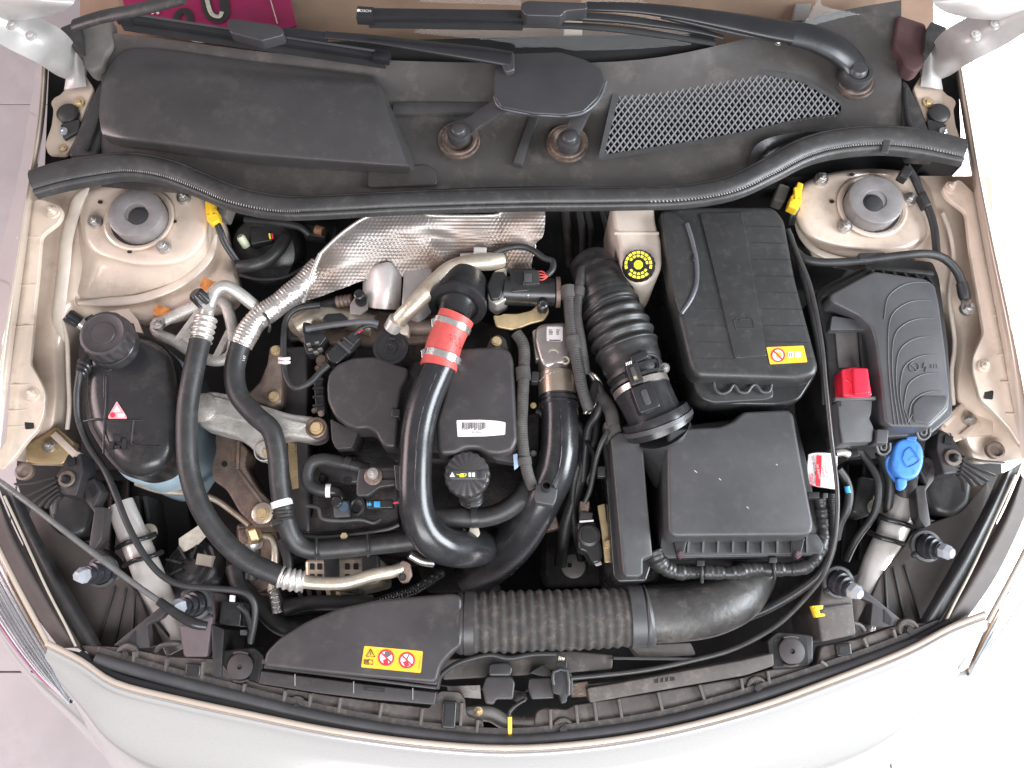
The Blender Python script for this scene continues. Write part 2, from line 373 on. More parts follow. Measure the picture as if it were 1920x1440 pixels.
mat('tank_black', (.022, .021, .022), .30, 0, .15, 12, bump=.06, bs=500, wear=(DUST, 0.14, 26))
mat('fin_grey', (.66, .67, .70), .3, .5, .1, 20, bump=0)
# ================================================================ setting
bm = bmesh.new(); bmesh.ops.create_grid(bm, x_segments=1, y_segments=1, size=4.2)
fl = mk('floor', bm, 'grout', None, 0); fl['kind'] = 'structure'; fl['label'] = 'pale tiled workshop floor under the car'
bm = bmesh.new(); bmesh.ops.create_cube(bm, size=1); bmesh.ops.scale(bm, vec=(.596, .596, .008), verts=bm.verts[:])
bmesh.ops.bevel(bm, geom=[e for e in bm.edges], offset=.0012, segments=1, affect='EDGES')
tl = None
for i in range(-4, 5):
    for j in range(-3, 4):
        x, y = i*.6+.08, j*.6-.22
        if abs(x) < .75 and -.6 < y < 1.6: continue
        if tl is None: tl = mk('tile', bm, 'floor_tile', fl); o = tl
        else: o = bpy.data.objects.new('tile', tl.data); COL.objects.link(o); o.parent = fl
        o.location = (x, y, .0042)
# ================================================================ car body
car = thing('car_body', 'champagne beige car body shell around the open engine bay', 'car')
def mir(rows, mx=1893): return [[(mx-x, y, z) for x, y, z in r] for r in rows]
# fenders: outer flank, crest, inner lip
loft('fender', [[(78, 70, .70), (56, 200, .68), (36, 320, .66), (-2, 480, .62), (-50, 640, .58), (-120, 860, .5)],
                [(78, 95, .94), (70, 219, .95), (51, 340, .945), (26, 490, .93), (-2, 640, .905), (-42, 860, .86)],
                [(83, 95, .965), (74, 219, .968), (55, 340, .960), (32, 490, .945), (7, 640, .920), (-28, 860, .865)],
                [(88, 95, .962), (79, 219, .962), (61, 345, .953), (40, 490, .936), (18, 640, .912), (-14, 862, .862)],
                [(92, 95, .93), (84, 219, .93), (66, 345, .93), (46, 490, .922), (26, 640, .90), (-4, 868, .855)]], 'paint', car, 6, .0012)
loft('fender', [[(1806, 70, .70), (1840, 200, .68), (1862, 330, .66), (1898, 480, .62), (1955, 640, .58), (2040, 860, .5)],
                [(1800, 95, .94), (1822, 219, .95), (1842, 340, .945), (1869, 470, .93), (1908, 640, .905), (1955, 860, .86)],
                [(1795, 95, .965), (1816, 219, .968), (1837, 340, .960), (1863, 470, .945), (1900, 640, .920), (1942, 860, .865)],
                [(1790, 95, .962), (1810, 219, .962), (1830, 340, .953), (1853, 470, .936), (1888, 640, .912), (1928, 860, .862)],
                [(1785, 95, .93), (1804, 219, .93), (1823, 340, .93), (1846, 470, .922), (1878, 640, .90), (1916, 860, .855)]], 'paint', car, 6, .0012)
flL = [(52, 378), (73, 372), (111, 384), (118, 398), (111, 416), (77, 442), (74, 480), (70, 527), (66, 562), (61, 626), (55, 681), (76, 716), (85, 737), (82, 776), (71, 805), (50, 826), (29, 855), (2, 885), (-12, 860), (10, 826), (20, 690), (36, 530), (48, 430)]
flR = [(1765, 350), (1774, 369), (1812, 398), (1818, 457), (1827, 515), (1838, 573), (1846, 623), (1824, 670), (1824, 696), (1838, 748), (1862, 770), (1894, 805), (1908, 829), (1930, 850), (1938, 820), (1900, 690), (1872, 560), (1852, 440), (1836, 370), (1800, 335)]
zf = lambda y: .925-.00013*max(0, y-420)-.00000018*max(0, y-600)**2
f1 = prism('fender_flange', [(x, y, zf(y)) for x, y in rp(flL, 9)], .92, -.009, 'paint_in', car, 2)
f2 = prism('fender_flange', [(x, y, zf(y)) for x, y in rp(flR, 9)], .92, -.009, 'paint_in', car, 2)
for x, y in ((100, 398), (62, 740)): bolt((x, y, zf(y)+.001), 13, 'paint_in', f1, 'hex')
for x, y in ((1783, 352), (1844, 687)): bolt((x, y, zf(y)+.001), 13, 'paint_in', f2, 'hex')
sheet('slot', rect(55, 796, 17, 17, -6), zf(796)+.0006, 'void', f1, 3); sheet('slot', rect(1854, 740, 17, 17, 6), zf(740)+.0006, 'void', f2, 3)
for y in (445, 535, 612, 722, 770, 800): bar('crease', (22+.05*(620-y), y, zf(y)+.0012), (40+.07*(620-y)+22, y-2, zf(y)+.0012), 3, .003, 'paint_in', f1, 1)
for y in (420, 505, 590, 664, 715, 775): bar('crease', (1846+.13*(y-420)-6, y, zf(y)+.0012), (1872+.13*(y-420), y+2, zf(y)+.0012), 3, .003, 'paint_in', f2, 1)
# aprons: pressed inner wings beside the flanges
a1 = loft('inner_wing', [[(50, 330, .885), (46, 430, .88), (38, 540, .865), (30, 640, .845), (36, 740, .82), (10, 860, .78)],
                    [(100, 330, .88), (96, 430, .872), (88, 540, .858), (78, 640, .838), (92, 740, .81), (72, 870, .765)],
                    [(150, 330, .885), (130, 430, .872), (115, 540, .855), (108, 640, .83), (112, 740, .80), (100, 870, .75)],
                    [(190, 330, .88), (160, 430, .868), (140, 540, .85), (130, 640, .80), (132, 740, .76), (125, 880, .71)],
                    [(230, 330, .87), (215, 430, .862), (200, 545, .835), (150, 640, .70), (155, 740, .62), (150, 880, .55)]], 'paint_in', car, 6)
a2 = loft('inner_wing', [[(1858, 330, .885), (1864, 430, .88), (1872, 540, .865), (1882, 640, .845), (1880, 740, .82), (1925, 860, .78)],
                    [(1806, 330, .88), (1812, 430, .872), (1820, 540, .858), (1828, 640, .838), (1810, 740, .81), (1842, 870, .765)],
                    [(1770, 330, .885), (1780, 430, .872), (1795, 540, .855), (1800, 640, .83), (1792, 740, .80), (1812, 870, .75)],
                    [(1735, 330, .88), (1755, 430, .868), (1772, 540, .85), (1782, 640, .80), (1780, 740, .76), (1790, 880, .71)],
                    [(1690, 330, .87), (1700, 430, .862), (1735, 545, .835), (1765, 640, .70), (1765, 740, .62), (1770, 880, .55)]], 'paint_in', car, 6)
tube('sealer_bead', [(166, 352, .897, 3), (150, 372, .893), (138, 400, .886), (125, 450, .878), (120, 500, .872), (114, 550, .866), (110, 600, .858), (122, 640, .842, 3)], 13, 'sealer', a1, flat=.35, sub=8)
tube('sealer_bead', [(118, 600, .862, 2), (126, 640, .852), (128, 700, .832), (130, 760, .81), (126, 805, .795)], 4, 'sealer', a1, sub=8)
tube('sealer_bead', [(1768, 400, .888), (1782, 440, .885), (1788, 490, .872), (1780, 560, .86), (1790, 640, .845), (1784, 700, .82), (1788, 760, .80)], 4, 'sealer', a2, sub=8)
b_ = prism('pressed_bracket', [(48, 836), (105, 800), (140, 830), (118, 870), (48, 868)], .80, -.02, 'gold_zinc', car, 2, 6)
bolt((92, 836, .805), 13, 'steel', b_); bar('ridge', (98, 812, .812), (140, 852, .81), 14, .02, 'paint_in', b_, 4)
b_ = prism('pressed_bracket', [(1862, 815), (1862, 770), (1800, 770), (1762, 800), (1790, 830), (1822, 815)], .80, -.02, 'paint_in', car, 2, 6)
bolt((1818, 786, .805), 13, 'steel', b_); bar('ridge', (1808, 760, .812), (1770, 795, .81), 14, .02, 'paint_in', b_, 4); bar('ridge', (1838, 790, .808), (1805, 818, .806), 12, .02, 'paint_in', b_, 4)
# strut towers
def tower(c, outer, mid, ledge, capc, bolts, holes, flip):
    n = 48; rows = []
    specs = [([ (c[0]+28*math.cos(2*math.pi*i/n), c[1]+28*math.sin(2*math.pi*i/n)) for i in range(n)], .893),
             ([ (c[0]+62*math.cos(2*math.pi*i/n), c[1]+58*math.sin(2*math.pi*i/n)) for i in range(n)], .897),
             (rays(c, rp(mid, 40, 6), n), .899), (rays(c, rp([(c[0]+(x-c[0])*1.12, c[1]+(y-c[1])*1.12) for x, y in mid], 45, 6), n), .880),
             (rays(c, rp(ledge, 30, 5), n), .850), (rays(c, rp([(c[0]+(x-c[0])*1.05, c[1]+(y-c[1])*1.05) for x, y in ledge], 30, 5), n), .838), (rays(c, outer, n), .822),
             (rays(c, [(c[0]+(x-c[0])*1.02, c[1]+(y-c[1])*1.03) for x, y in outer], n), .60)]
    for pts, z in specs: rows.append([(x, y, z) for x, y in pts+pts[:1]])
    t = loft('strut_tower', rows, 'paint_in', car, 2, 0, 70, 4)
    lathe('recess', (*capc, .900), [(64, .5), (66, 3.5), (62, 5), (57, 3), (56, -8), (0, -8)], 'paint_in', t)
    lathe('recess_shade', (*capc, .9005), [(56, .0), (30, .3), (0, .4)], 'void', t)  # black disc paints the dark gap round the shock mount
    mnt = lathe('shock_mount', (capc[0]+flip*-2, capc[1]-6, .916), [(50, -16), (51, 12), (50, 15), (48, 16), (22, 15.5), (20.5, 15), (20, 13), (0, 13)], 'steel_mount', t)
    lathe('rubber_button', (capc[0]+flip*-2, capc[1]-6.5, .9312), [(20, -1), (19, .8), (17, 1), (15, 3), (10, 4.6), (0, 5)], 'void', t)
    for x, y in bolts: bolt((x, y, .904), 13.5, 'steel', t, 'hex')
    for x, y in holes: sheet('hole', ell(x, y, 5, 3.4, 12), .9025, 'void', t)
    return t
tL = tower((262, 412), [(150, 338), (260, 330), (385, 345), (425, 420), (446, 520), (452, 575), (380, 590), (300, 612), (220, 600), (138, 590)],
      [(168, 355), (262, 345), (362, 352), (385, 400), (372, 462), (330, 492), (250, 496), (168, 470), (158, 410)],
      [(148, 345), (260, 334), (378, 348), (402, 420), (395, 480), (340, 530), (250, 552), (148, 560), (142, 440)], (262, 412),
      [(178, 415), (344, 370), (306, 463)], [(188, 379), (285, 364), (327, 415), (243, 472), (228, 350)], 1)
tR = tower((1634, 385), [(1478, 352), (1520, 330), (1640, 322), (1745, 335), (1768, 400), (1768, 490), (1700, 500), (1600, 505), (1525, 490), (1498, 430)],
      [(1508, 350), (1570, 328), (1640, 322), (1722, 332), (1745, 390), (1738, 440), (1690, 468), (1590, 462), (1520, 440), (1502, 400)],
      [(1490, 350), (1560, 325), (1640, 318), (1735, 328), (1758, 400), (1755, 470), (1690, 484), (1590, 484), (1515, 462), (1490, 400)], (1634, 388),
      [(1540, 336), (1707, 373), (1585, 425)], [(1560, 378), (1597, 327), (1647, 432), (1692, 336)], -1)
tube('sealer_bead', [(146, 568, .852, 3), (200, 566, .852), (260, 560, .852), (320, 540, .852), (360, 515, .853), (392, 480, .855), (405, 440, .858, 3)], 9, 'sealer', tL, flat=.45, sub=8)
tube('sealer_bead', [(1493, 400, .86), (1503, 440, .857), (1530, 470, .854), (1580, 488, .852), (1640, 492, .85)], 7, 'sealer', tR, flat=.5, sub=8)
for x, y, s in ((392, 535, 1), (304, 585, 1)): prism('wax_stain', rp(rect(x, y, 34, 22, 20), 6), .872 if x > 350 else .856, -.004, 'orange_wax', tL, 2)
prism('comb_bracket', [(178, 600), (178, 588), (240, 578), (258, 600), (268, 625), (255, 622), (250, 606), (236, 606), (236, 598), (222, 598), (220, 606), (208, 606), (206, 598), (196, 599), (194, 606)], .862, -.004, 'paint_in', tL, 1)
# rear corners: hinge plates, hinge arms, dark gutter gaps
def hinge(sx):
    X = (lambda x: x) if sx > 0 else (lambda x: 1888-x)
    h = prism('hinge_plate', [(X(128), 140), (X(158), 138), (X(176), 165), (X(160), 205), (X(140), 262), (X(124), 292), (X(90), 290), (X(84), 270), (X(96), 236), (X(100), 205), (X(94), 192), (X(102), 182), (X(112), 178), (X(128), 160)], .945, -.006, 'paint_in', car, 1.5, 7)
    lathe('grommet', (X(130), 216, .949), [(20, 0), (20, 8), (15, 12), (0, 12)], 'plastic', h); prism('clip', rp([(X(112), 232), (X(150), 222), (X(148), 244), (X(118), 262)], 6), .957, -.008, 'plastic', h, 2)
    bolt((X(148), 193, .948), 11, 'gold_zinc', h, 'round'); bolt((X(119), 247, .957), 9, 'chrome', h, 'hex'); bolt((X(118), 278, .947), 8, 'gold_zinc', h, 'round')
    a = loft('hinge_arm', [[(X(158), 120, .955), (X(148), 96, .985), (X(120), 60, 1.06), (X(70), 30, 1.10), (X(0), -10, 1.15)],
                       [(X(140), 140, .958), (X(124), 122, .995), (X(90), 86, 1.08), (X(40), 56, 1.12), (X(-30), 14, 1.17)],
                       [(X(128), 150, .950), (X(104), 140, .985), (X(70), 118, 1.065), (X(10), 88, 1.11), (X(-50), 50, 1.16)]], 'paint_arm', car, 6, .003)
    for x, y in ((22, 46), (58, 66)): bolt((X(x), y, 1.135), 10, 'paint_arm', a, 'round')
    loft('hinge_leg', [[(X(152), 100, .985), (X(158), 130, .965), (X(162), 162, .953)], [(X(140), 98, .993), (X(142), 130, .975), (X(140), 165, .955)], [(X(128), 100, .985), (X(126), 130, .965), (X(120), 168, .952)]], 'paint_arm', h, 5, .002)
    loft('bonnet_corner', [[(X(-40), -40, 1.2), (X(40), -40, 1.2), (X(110), -30, 1.19), (X(150), -20, 1.18)], [(X(-40), -10, 1.19), (X(40), -4, 1.2), (X(105), 2, 1.19), (X(138), 6, 1.18)],
                           [(X(-40), 18, 1.17), (X(30), 20, 1.17), (X(95), 20, 1.165), (X(120), 20, 1.16)], [(X(-40), 36, 1.14), (X(20), 38, 1.14), (X(70), 34, 1.14), (X(100), 28, 1.14)]], 'paint_arm', car, 5, .003)
    tube('drain_pipe', [(X(162), 86, .965), (X(150), 118, .955), (X(146), 150, .945)], 14, 'paint_arm', car)
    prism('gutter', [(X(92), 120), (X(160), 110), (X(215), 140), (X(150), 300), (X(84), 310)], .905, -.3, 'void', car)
    prism('corner_rubber', [(X(112), 52), (X(142), 40), (X(152), 60), (X(154), 96), (X(132), 84)], 1.02, -.05, 'rubber', car, 3, 4)
    prism('pillar_pad', [(X(150), 44), (X(205), 26), (X(212), 84), (X(196), 104), (X(192), 122), (X(172), 134), (X(156), 124), (X(150), 80)], 1.005, -.03, 'pad_grey' if sx > 0 else 'pad_plum', car, 5, 8)
    prism('gutter_flap', [(X(186), 155), (X(198), 150), (X(196), 230), (X(180), 290), (X(128), 292), (X(158), 215)], .962, -.03, 'rubber', car, 3, 6)
    tube('flap_edge', [(X(192), 165, .968), (X(186), 220, .968), (X(162), 282, .965)], 4, 'plastic_smooth', car)
hinge(1); hinge(-1)
# front bumper
seal = [(182, 1238), (300, 1272), (420, 1303), (560, 1338), (700, 1366), (830, 1384), (950, 1392), (1080, 1382), (1220, 1362), (1360, 1328), (1500, 1284), (1640, 1236), (1762, 1188)]
def off(pts, d, dx=0):
    out = []
    for i, (x, y) in enumerate(pts):
        a, b = pts[max(i-1, 0)], pts[min(i+1, len(pts)-1)]; tx, ty = b[0]-a[0], b[1]-a[1]; l = math.hypot(tx, ty); out.append((x-ty/l*d, y+tx/l*d))
    return out
lip = [(88, 1218), (150, 1250), (215, 1292), (330, 1322), (470, 1352), (620, 1382), (790, 1405), (950, 1415), (1110, 1405), (1260, 1380), (1420, 1338), (1560, 1288), (1700, 1232), (1780, 1190), (1848, 1163)]
def rowz(pts, z): return [(x, y, z) for x, y in pts]
bumper = loft('front_bumper', [rowz([(x, y-14) for x, y in lip], .785), rowz([(x, y-5) for x, y in lip], .806), rowz([(x, y+3) for x, y in lip], .808), rowz([(x-(960-x)*.004, y+16) for x, y in lip], .797),
     [(100, 1256, .788), (150, 1300, .785), (205, 1350, .782), (320, 1378, .782), (470, 1404, .782), (620, 1428, .782), (790, 1450, .782), (950, 1458, .782), (1110, 1450, .782), (1270, 1424, .782), (1435, 1384, .782), (1580, 1334, .782), (1700, 1290, .782), (1772, 1240, .785), (1835, 1195, .788)],
     [(118, 1292, .768), (150, 1330, .765), (205, 1395, .758), (300, 1442, .752), (470, 1480, .750), (620, 1500, .75), (790, 1520, .75), (950, 1530, .75), (1110, 1520, .75), (1270, 1500, .75), (1440, 1462, .75), (1570, 1420, .752), (1680, 1372, .758), (1752, 1308, .765), (1812, 1232, .768)],
     [(132, 1312, .70), (160, 1360, .69), (212, 1440, .66), (290, 1510, .62), (470, 1560, .6), (620, 1590, .6), (790, 1610, .6), (950, 1620, .6), (1110, 1610, .6), (1270, 1585, .6), (1440, 1550, .6), (1560, 1510, .62), (1660, 1440, .66), (1732, 1370, .69), (1790, 1275, .7)]], 'bumper_paint', car, 4, 0, 60)
tube('lip_edge', [(x, y-12, .800) for x, y in lip], 6, 'paint', bumper, sub=4)
prism('gap_floor', [(x, y-6) for x, y in seal]+[(x, y-8) for x, y in reversed(lip)], .764, -.01, 'void', bumper)
tube('shut_gap', [(x, y-24, .786) for x, y in lip[1:-1]], 8, 'void', bumper, sub=4)
for q in (1, -1):
    X = (lambda x: x) if q > 0 else (lambda x: 1948-x); Y = (lambda y: y) if q > 0 else (lambda y: y-52)
    loft('bumper_corner', [[(X(x), Y(y), z) for x, y, z in r] for r in ([(-50, 1110, .71), (-20, 1150, .715), (30, 1225, .72), (75, 1275, .725), (146, 1312, .735), (208, 1376, .72), (282, 1450, .69)], [(-56, 1125, .67), (-26, 1166, .675), (22, 1238, .68), (68, 1290, .685), (122, 1342, .685), (178, 1400, .66), (240, 1454, .62)], [(-60, 1140, .55), (-20, 1180, .55), (40, 1250, .55), (90, 1300, .55), (150, 1350, .55), (200, 1410, .52), (260, 1460, .5)])], 'bumper_paint', car, 6)
tube('bonnet_edge_seal', [(140, 48, 1.12), (190, 32, 1.14), (260, 18, 1.16), (345, -4, 1.18)], 14, 'rubber', car, flat=.6)
# crumple braces (bright tubes) are below with the headlamps; undertray
prism('undertray', [(60, 330), (1830, 330), (1880, 900), (1800, 1180), (1300, 1360), (960, 1390), (620, 1360), (130, 1200), (30, 900)], .34, -.01, 'undertray', car)
# bulkhead behind the engine
prism('plenum_plug', [(150, 200), (1780, 180), (1780, 330), (150, 345)], .84, -.02, 'void', car)  # black plug added to keep bright floor from showing behind the bulkhead
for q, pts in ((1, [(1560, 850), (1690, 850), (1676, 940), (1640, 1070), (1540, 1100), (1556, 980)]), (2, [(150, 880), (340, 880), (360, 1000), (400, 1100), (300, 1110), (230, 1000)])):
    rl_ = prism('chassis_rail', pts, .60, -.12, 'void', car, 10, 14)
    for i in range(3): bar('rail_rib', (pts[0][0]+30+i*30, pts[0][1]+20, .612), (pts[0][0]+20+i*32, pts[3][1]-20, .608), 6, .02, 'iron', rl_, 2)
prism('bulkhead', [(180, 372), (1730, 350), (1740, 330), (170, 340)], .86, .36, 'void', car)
# ================================================================ windscreen, dash, banner reflection card
ws = loft("windscreen", [[(225, 20, 1.03), (500, 62, 1.025), (960, 95, 1.02), (1340, 80, 1.025), (1640, 20, 1.03)], [(200, -170, 1.15), (500, -140, 1.155), (960, -110, 1.16), (1340, -130, 1.155), (1660, -170, 1.15)]], "windscreen_glass", car, 5)
dsh = loft('dashboard', [[(150, 140, .90), (960, 150, .90), (1750, 140, .90)], [(150, 40, .94), (960, 40, .95), (1750, 40, .94)], [(150, -60, .96), (960, -60, .97), (1750, -60, .96)], [(150, -260, .97), (960, -260, .98), (1750, -260, .97)]], 'dash', car, 5)
loft('black_band', [[(470, 82, 1.0), (960, 70, .99), (1340, 62, 1.0)], [(500, 108, .99), (960, 118, .985), (1340, 96, .99)], [(470, 150, .93), (960, 150, .93), (1340, 140, .93)]], 'void', dsh, 5)  # black band across the foot of the windscreen
prism('dash_vent', rp(rect(1075, 52, 34, 30, 2), 2), .985, -.03, 'cream_plastic', dsh, 2)
prism('dash_vent', rp([(1492, 6), (1522, 6), (1514, 38), (1488, 38)], 2), .965, -.03, 'pad_metal', dsh, 2)
card = thing('reflection_card', 'magenta card with bold cream and black lettering, standing in for a banner reflected in the windscreen', 'reflection')  # card added to stand for a banner's reflection in the glass
prism('board', [(225, -20), (540, -20), (556, 48), (505, 62), (440, 78), (330, 70), (240, 40)], .985, -.003, 'magenta', card)
def stroke(pts, r, m, z): tube('lettering', [(x, y, z) for x, y in pts], r, m, card, seg=8, sub=6, flat=.15)
stroke([(384, -12), (388, 12), (396, 30), (412, 36), (422, 24), (420, 0), (416, -14)], 9, 'print_black', .987); stroke([(386, -12), (391, 12), (398, 27), (411, 31), (416, 22)], 4, 'paper', .9895)
stroke([(330, 44), (334, 26), (346, 20), (356, 30), (356, 50)], 7, 'print_black', .987); stroke([(352, 66), (368, 74), (400, 74), (414, 66)], 6, 'paper', .9885)
for x in (270, 280, 290): stroke([(x, 14), (x+7, 26)], 2.5, 'paper', .988)
tube('thread', [(505, -8, .988), (520, 44, .988)], 1, 'paper', card, seg=6)
# ================================================================ scuttle (cowl) panel
cowl = thing('cowl_panel', 'dusty black plastic scuttle panel below the windscreen', 'panel')
base = loft('panel', [[(188, 60, 1.0), (300, 72, 1.01), (500, 98, 1.015), (700, 112, 1.018), (960, 118, 1.02), (1200, 112, 1.018), (1400, 72, 1.015), (1560, 24, 1.01), (1690, 0, 1.0)],
               [(190, 95, .995), (300, 100, 1.0), (500, 126, 1.002), (700, 138, 1.004), (960, 150, 1.005), (1200, 142, 1.004), (1400, 104, 1.0), (1560, 70, .998), (1690, 50, .995)],
               [(190, 150, .985), (300, 160, .985), (500, 170, .985), (700, 178, .985), (960, 190, .985), (1200, 180, .985), (1400, 150, .985), (1560, 125, .985), (1690, 110, .985)],
               [(190, 210, .970), (300, 215, .97), (500, 220, .97), (700, 225, .97), (960, 225, .965), (1200, 225, .965), (1400, 210, .965), (1560, 190, .965), (1690, 180, .965)],
               [(190, 280, .955), (300, 290, .955), (500, 290, .955), (700, 290, .955), (960, 300, .955), (1200, 300, .955), (1400, 290, .955), (1560, 250, .955), (1690, 240, .955)],
               [(190, 350, .945), (300, 360, .945), (500, 370, .945), (700, 360, .945), (960, 350, .945), (1200, 350, .945), (1400, 340, .945), (1560, 300, .945), (1690, 290, .945)]], 'cowl_plastic', cowl, 5)
hood = loft('raised_cover', [[(205, 124, 1.0), (235, 96, 1.005), (300, 93, 1.008), (450, 113, 1.01), (600, 130, 1.012), (692, 142, 1.012), (706, 150, 1.0), (712, 158, .975)],
                      [(192, 160, 1.015), (230, 130, 1.022), (300, 128, 1.028), (450, 142, 1.03), (600, 156, 1.03), (700, 166, 1.03), (716, 172, 1.018), (726, 180, .975)],
                      [(186, 210, 1.018), (230, 200, 1.028), (300, 204, 1.034), (450, 218, 1.036), (600, 230, 1.036), (722, 236, 1.036), (740, 238, 1.02), (752, 240, .965)],
                      [(190, 245, 1.015), (230, 248, 1.026), (300, 254, 1.03), (450, 272, 1.032), (600, 286, 1.032), (742, 298, 1.032), (762, 296, 1.018), (774, 296, .955)],
                      [(198, 258, 1.005), (230, 264, 1.015), (300, 272, 1.018), (450, 291, 1.02), (600, 304, 1.02), (752, 314, 1.02), (768, 312, 1.01), (778, 308, .95)],
                      [(205, 268, .97), (235, 276, .965), (300, 284, .96), (450, 304, .958), (600, 317, .956), (752, 325, .955), (770, 324, .953), (780, 320, .948)]], 'cowl_smooth', cowl, 5)
prism('cover_lip', [(690, 318), (800, 308), (818, 320), (820, 345), (690, 350)], .957, -.006, 'cowl_plastic', cowl, 2, 8)
bar('ridge', (735, 200, .988), (925, 200, .988), 24, .01, 'cowl_smooth', cowl, 5)
bar('ridge', (1002, 214, .977), (970, 306, .966), 18, .012, 'cowl_smooth', cowl, 4)
for x, y in ((860, 262), (1064, 268), (1602, 150)):
    bt = lathe('spindle_boot', (x, y, .972), [(40, -4), (39, 2), (34, 1), (32, 4), (27, 3), (25, -3), (20, -6), (0, -6)], 'boot_brown', cowl)
GO = [(1162, 172), (1240, 160), (1420, 138), (1500, 152), (1578, 196), (1576, 214), (1500, 222), (1400, 246), (1300, 264), (1133, 290)]
cen = (1370, 208)
ring_o = rp([(cen[0]+(x-cen[0])*1.035+(-4 if x < 1200 else 0), cen[1]+(y-cen[1])*1.14) for x, y in GO], 12); ring_i = rp(GO, 10)
bm = bmesh.new(); lo = [bm.verts.new(P(x, y, .976)) for x, y in ring_o]; hi = [bm.verts.new(P(x, y, .990)) for x, y in ring_o]; ii = [bm.verts.new(P(x, y, .988)) for x, y in ring_i]; il = [bm.verts.new(P(x, y, .972)) for x, y in ring_i]
k = len(lo)
for A, B in ((lo, hi), (hi, ii), (ii, il)):
    for i in range(k): bm.faces.new((A[i], A[(i+1) % k], B[(i+1) % k], B[i]))
gf = mk('grille_frame', bm, 'plastic_grey', cowl)
prism('grille_shade', ring_i, .974, -.003, 'void', cowl)  # black panel paints the dark opening below the mesh
for pts in ([(1300, 180), (1480, 150), (1500, 166), (1330, 198)], [(1170, 205), (1300, 196), (1290, 222), (1160, 232)], [(1410, 190), (1520, 200), (1500, 210), (1400, 208)]): prism('plenum_bracket', pts, .9755, -.001, 'plastic_grey', cowl)
def inside(x, y, poly):
    c = False
    for j in range(len(poly)):
        (x1, y1), (x2, y2) = poly[j-1], poly[j]
        if (y1 > y) != (y2 > y) and x < (x2-x1)*(y-y1)/(y2-y1)+x1: c = not c
    return c
bm = bmesh.new()
for ang, zz in ((52, .9865), (-56, .9855)):
    a = math.radians(ang); dx, dy = math.cos(a), -math.sin(a); nx, ny = -dy, dx
    for kk in range(-40, 41):
        ox, oy = 1355+nx*kk*9.6, 212+ny*kk*9.6; on = False; st = None
        for t in range(-260, 261, 2):
            i_ = inside(ox+dx*t, oy+dy*t, ring_i)
            if i_ and st is None: st = t
            if st is not None and (not i_):
                if t-st > 6:
                    A, B = P(ox+dx*(st-2), oy+dy*(st-2), zz), P(ox+dx*(t+1), oy+dy*(t+1), zz); n = Vector((-(B-A).y, (B-A).x, 0)).normalized()*.0011
                    q = [bm.verts.new(p) for p in (A-n, A+n, B+n, B-n)]; l = [bm.verts.new(v.co-Vector((0, 0, .003))) for v in q]
                    bm.faces.new(q); bm.faces.new((q[0], q[3], l[3], l[0])); bm.faces.new((q[1], l[1], l[2], q[2])); bm.faces.new(l[::-1])
                st = None
mk('grille_mesh', bm, 'plastic_mesh', cowl, 0)
loft('side_scoop', [[(1400, 312, .955), (1420, 270, .975), (1480, 250, .98), (1560, 246, .98)], [(1415, 318, .955), (1440, 282, .965), (1490, 266, .965), (1560, 262, .965)], [(1410, 330, .945), (1450, 300, .945), (1500, 285, .945), (1560, 275, .945)]], 'plastic_smooth', cowl, 5)
# ================================================================ weatherstrip along the scuttle
def sweep(name, path, prof, m, parent, sub=8):
    """prof [(across_px, up_px)] closed loop; path (px,py,z,scale)"""
    V = cr([Vector((*P(p[0], p[1], p[2]), (p[3] if len(p) > 3 else 1)*S(*p[:3]))) for p in path], sub); bm = bmesh.new(); R = []
    for i, v in enumerate(V):
        d = (V[min(i+1, len(V)-1)]-V[max(i-1, 0)]).xyz; n = Vector((-d.y, d.x, 0)).normalized()
        R.append([bm.verts.new(v.xyz+n*a*v.w+Vector((0, 0, b*v.w))) for a, b in prof])
    k = len(prof)
    for a, b in zip(R, R[1:]):
        for i in range(k): bm.faces.new((a[i], a[(i+1) % k], b[(i+1) % k], b[i]))
    bm.faces.new(R[0][::-1]); bm.faces.new(R[-1]); return mk(name, bm, m, parent, 45)
wsp = [(62, 346, .985, 1.05), (110, 332, .985, 1.08), (170, 320, .985, 1.08), (240, 312, .985, 1.02), (310, 322, .985, .95), (375, 346, .985, .9), (440, 372, .985, .9), (520, 388, .985, .88), (600, 388, .985, .86), (760, 380, .985, .84), (960, 374, .985, .84), (1150, 372, .985, .84), (1280, 368, .985, .84), (1370, 352, .985, .88), (1440, 320, .985, .92), (1500, 288, .985, .98), (1560, 270, .985, 1.02), (1640, 262, .985, 1.05), (1720, 268, .985, 1.05), (1806, 286, .985, 1.0)]
wst = thing('weatherstrip', 'long curved black rubber seal across the back of the bay', 'seal')
sp = sweep('seal_body', wsp, [(28, -8), (29, 1), (27, 6), (24, 8), (22.5, 7.6), (20, 10), (15, 12.5), (8, 14), (2, 14), (-4, 12.5), (-9, 10), (-12.5, 7), (-13.5, 5), (-15, 5.5), (-18, 7.5), (-22, 6.5), (-25, 2), (-26, -10)], 'rubber', wst)
Vw = cr([Vector((*P(*p[:3]), p[3]*S(*p[:3]))) for p in wsp], 34); Vb = []
for i, v in enumerate(Vw):
    d = (Vw[min(i+1, len(Vw)-1)]-Vw[max(i-1, 0)]).xyz; n = Vector((-d.y, d.x, 0)).normalized(); Vb.append(v.xyz+n*-13.4*v.w+Vector((0, 0, 8*v.w)))
bm = bmesh.new()
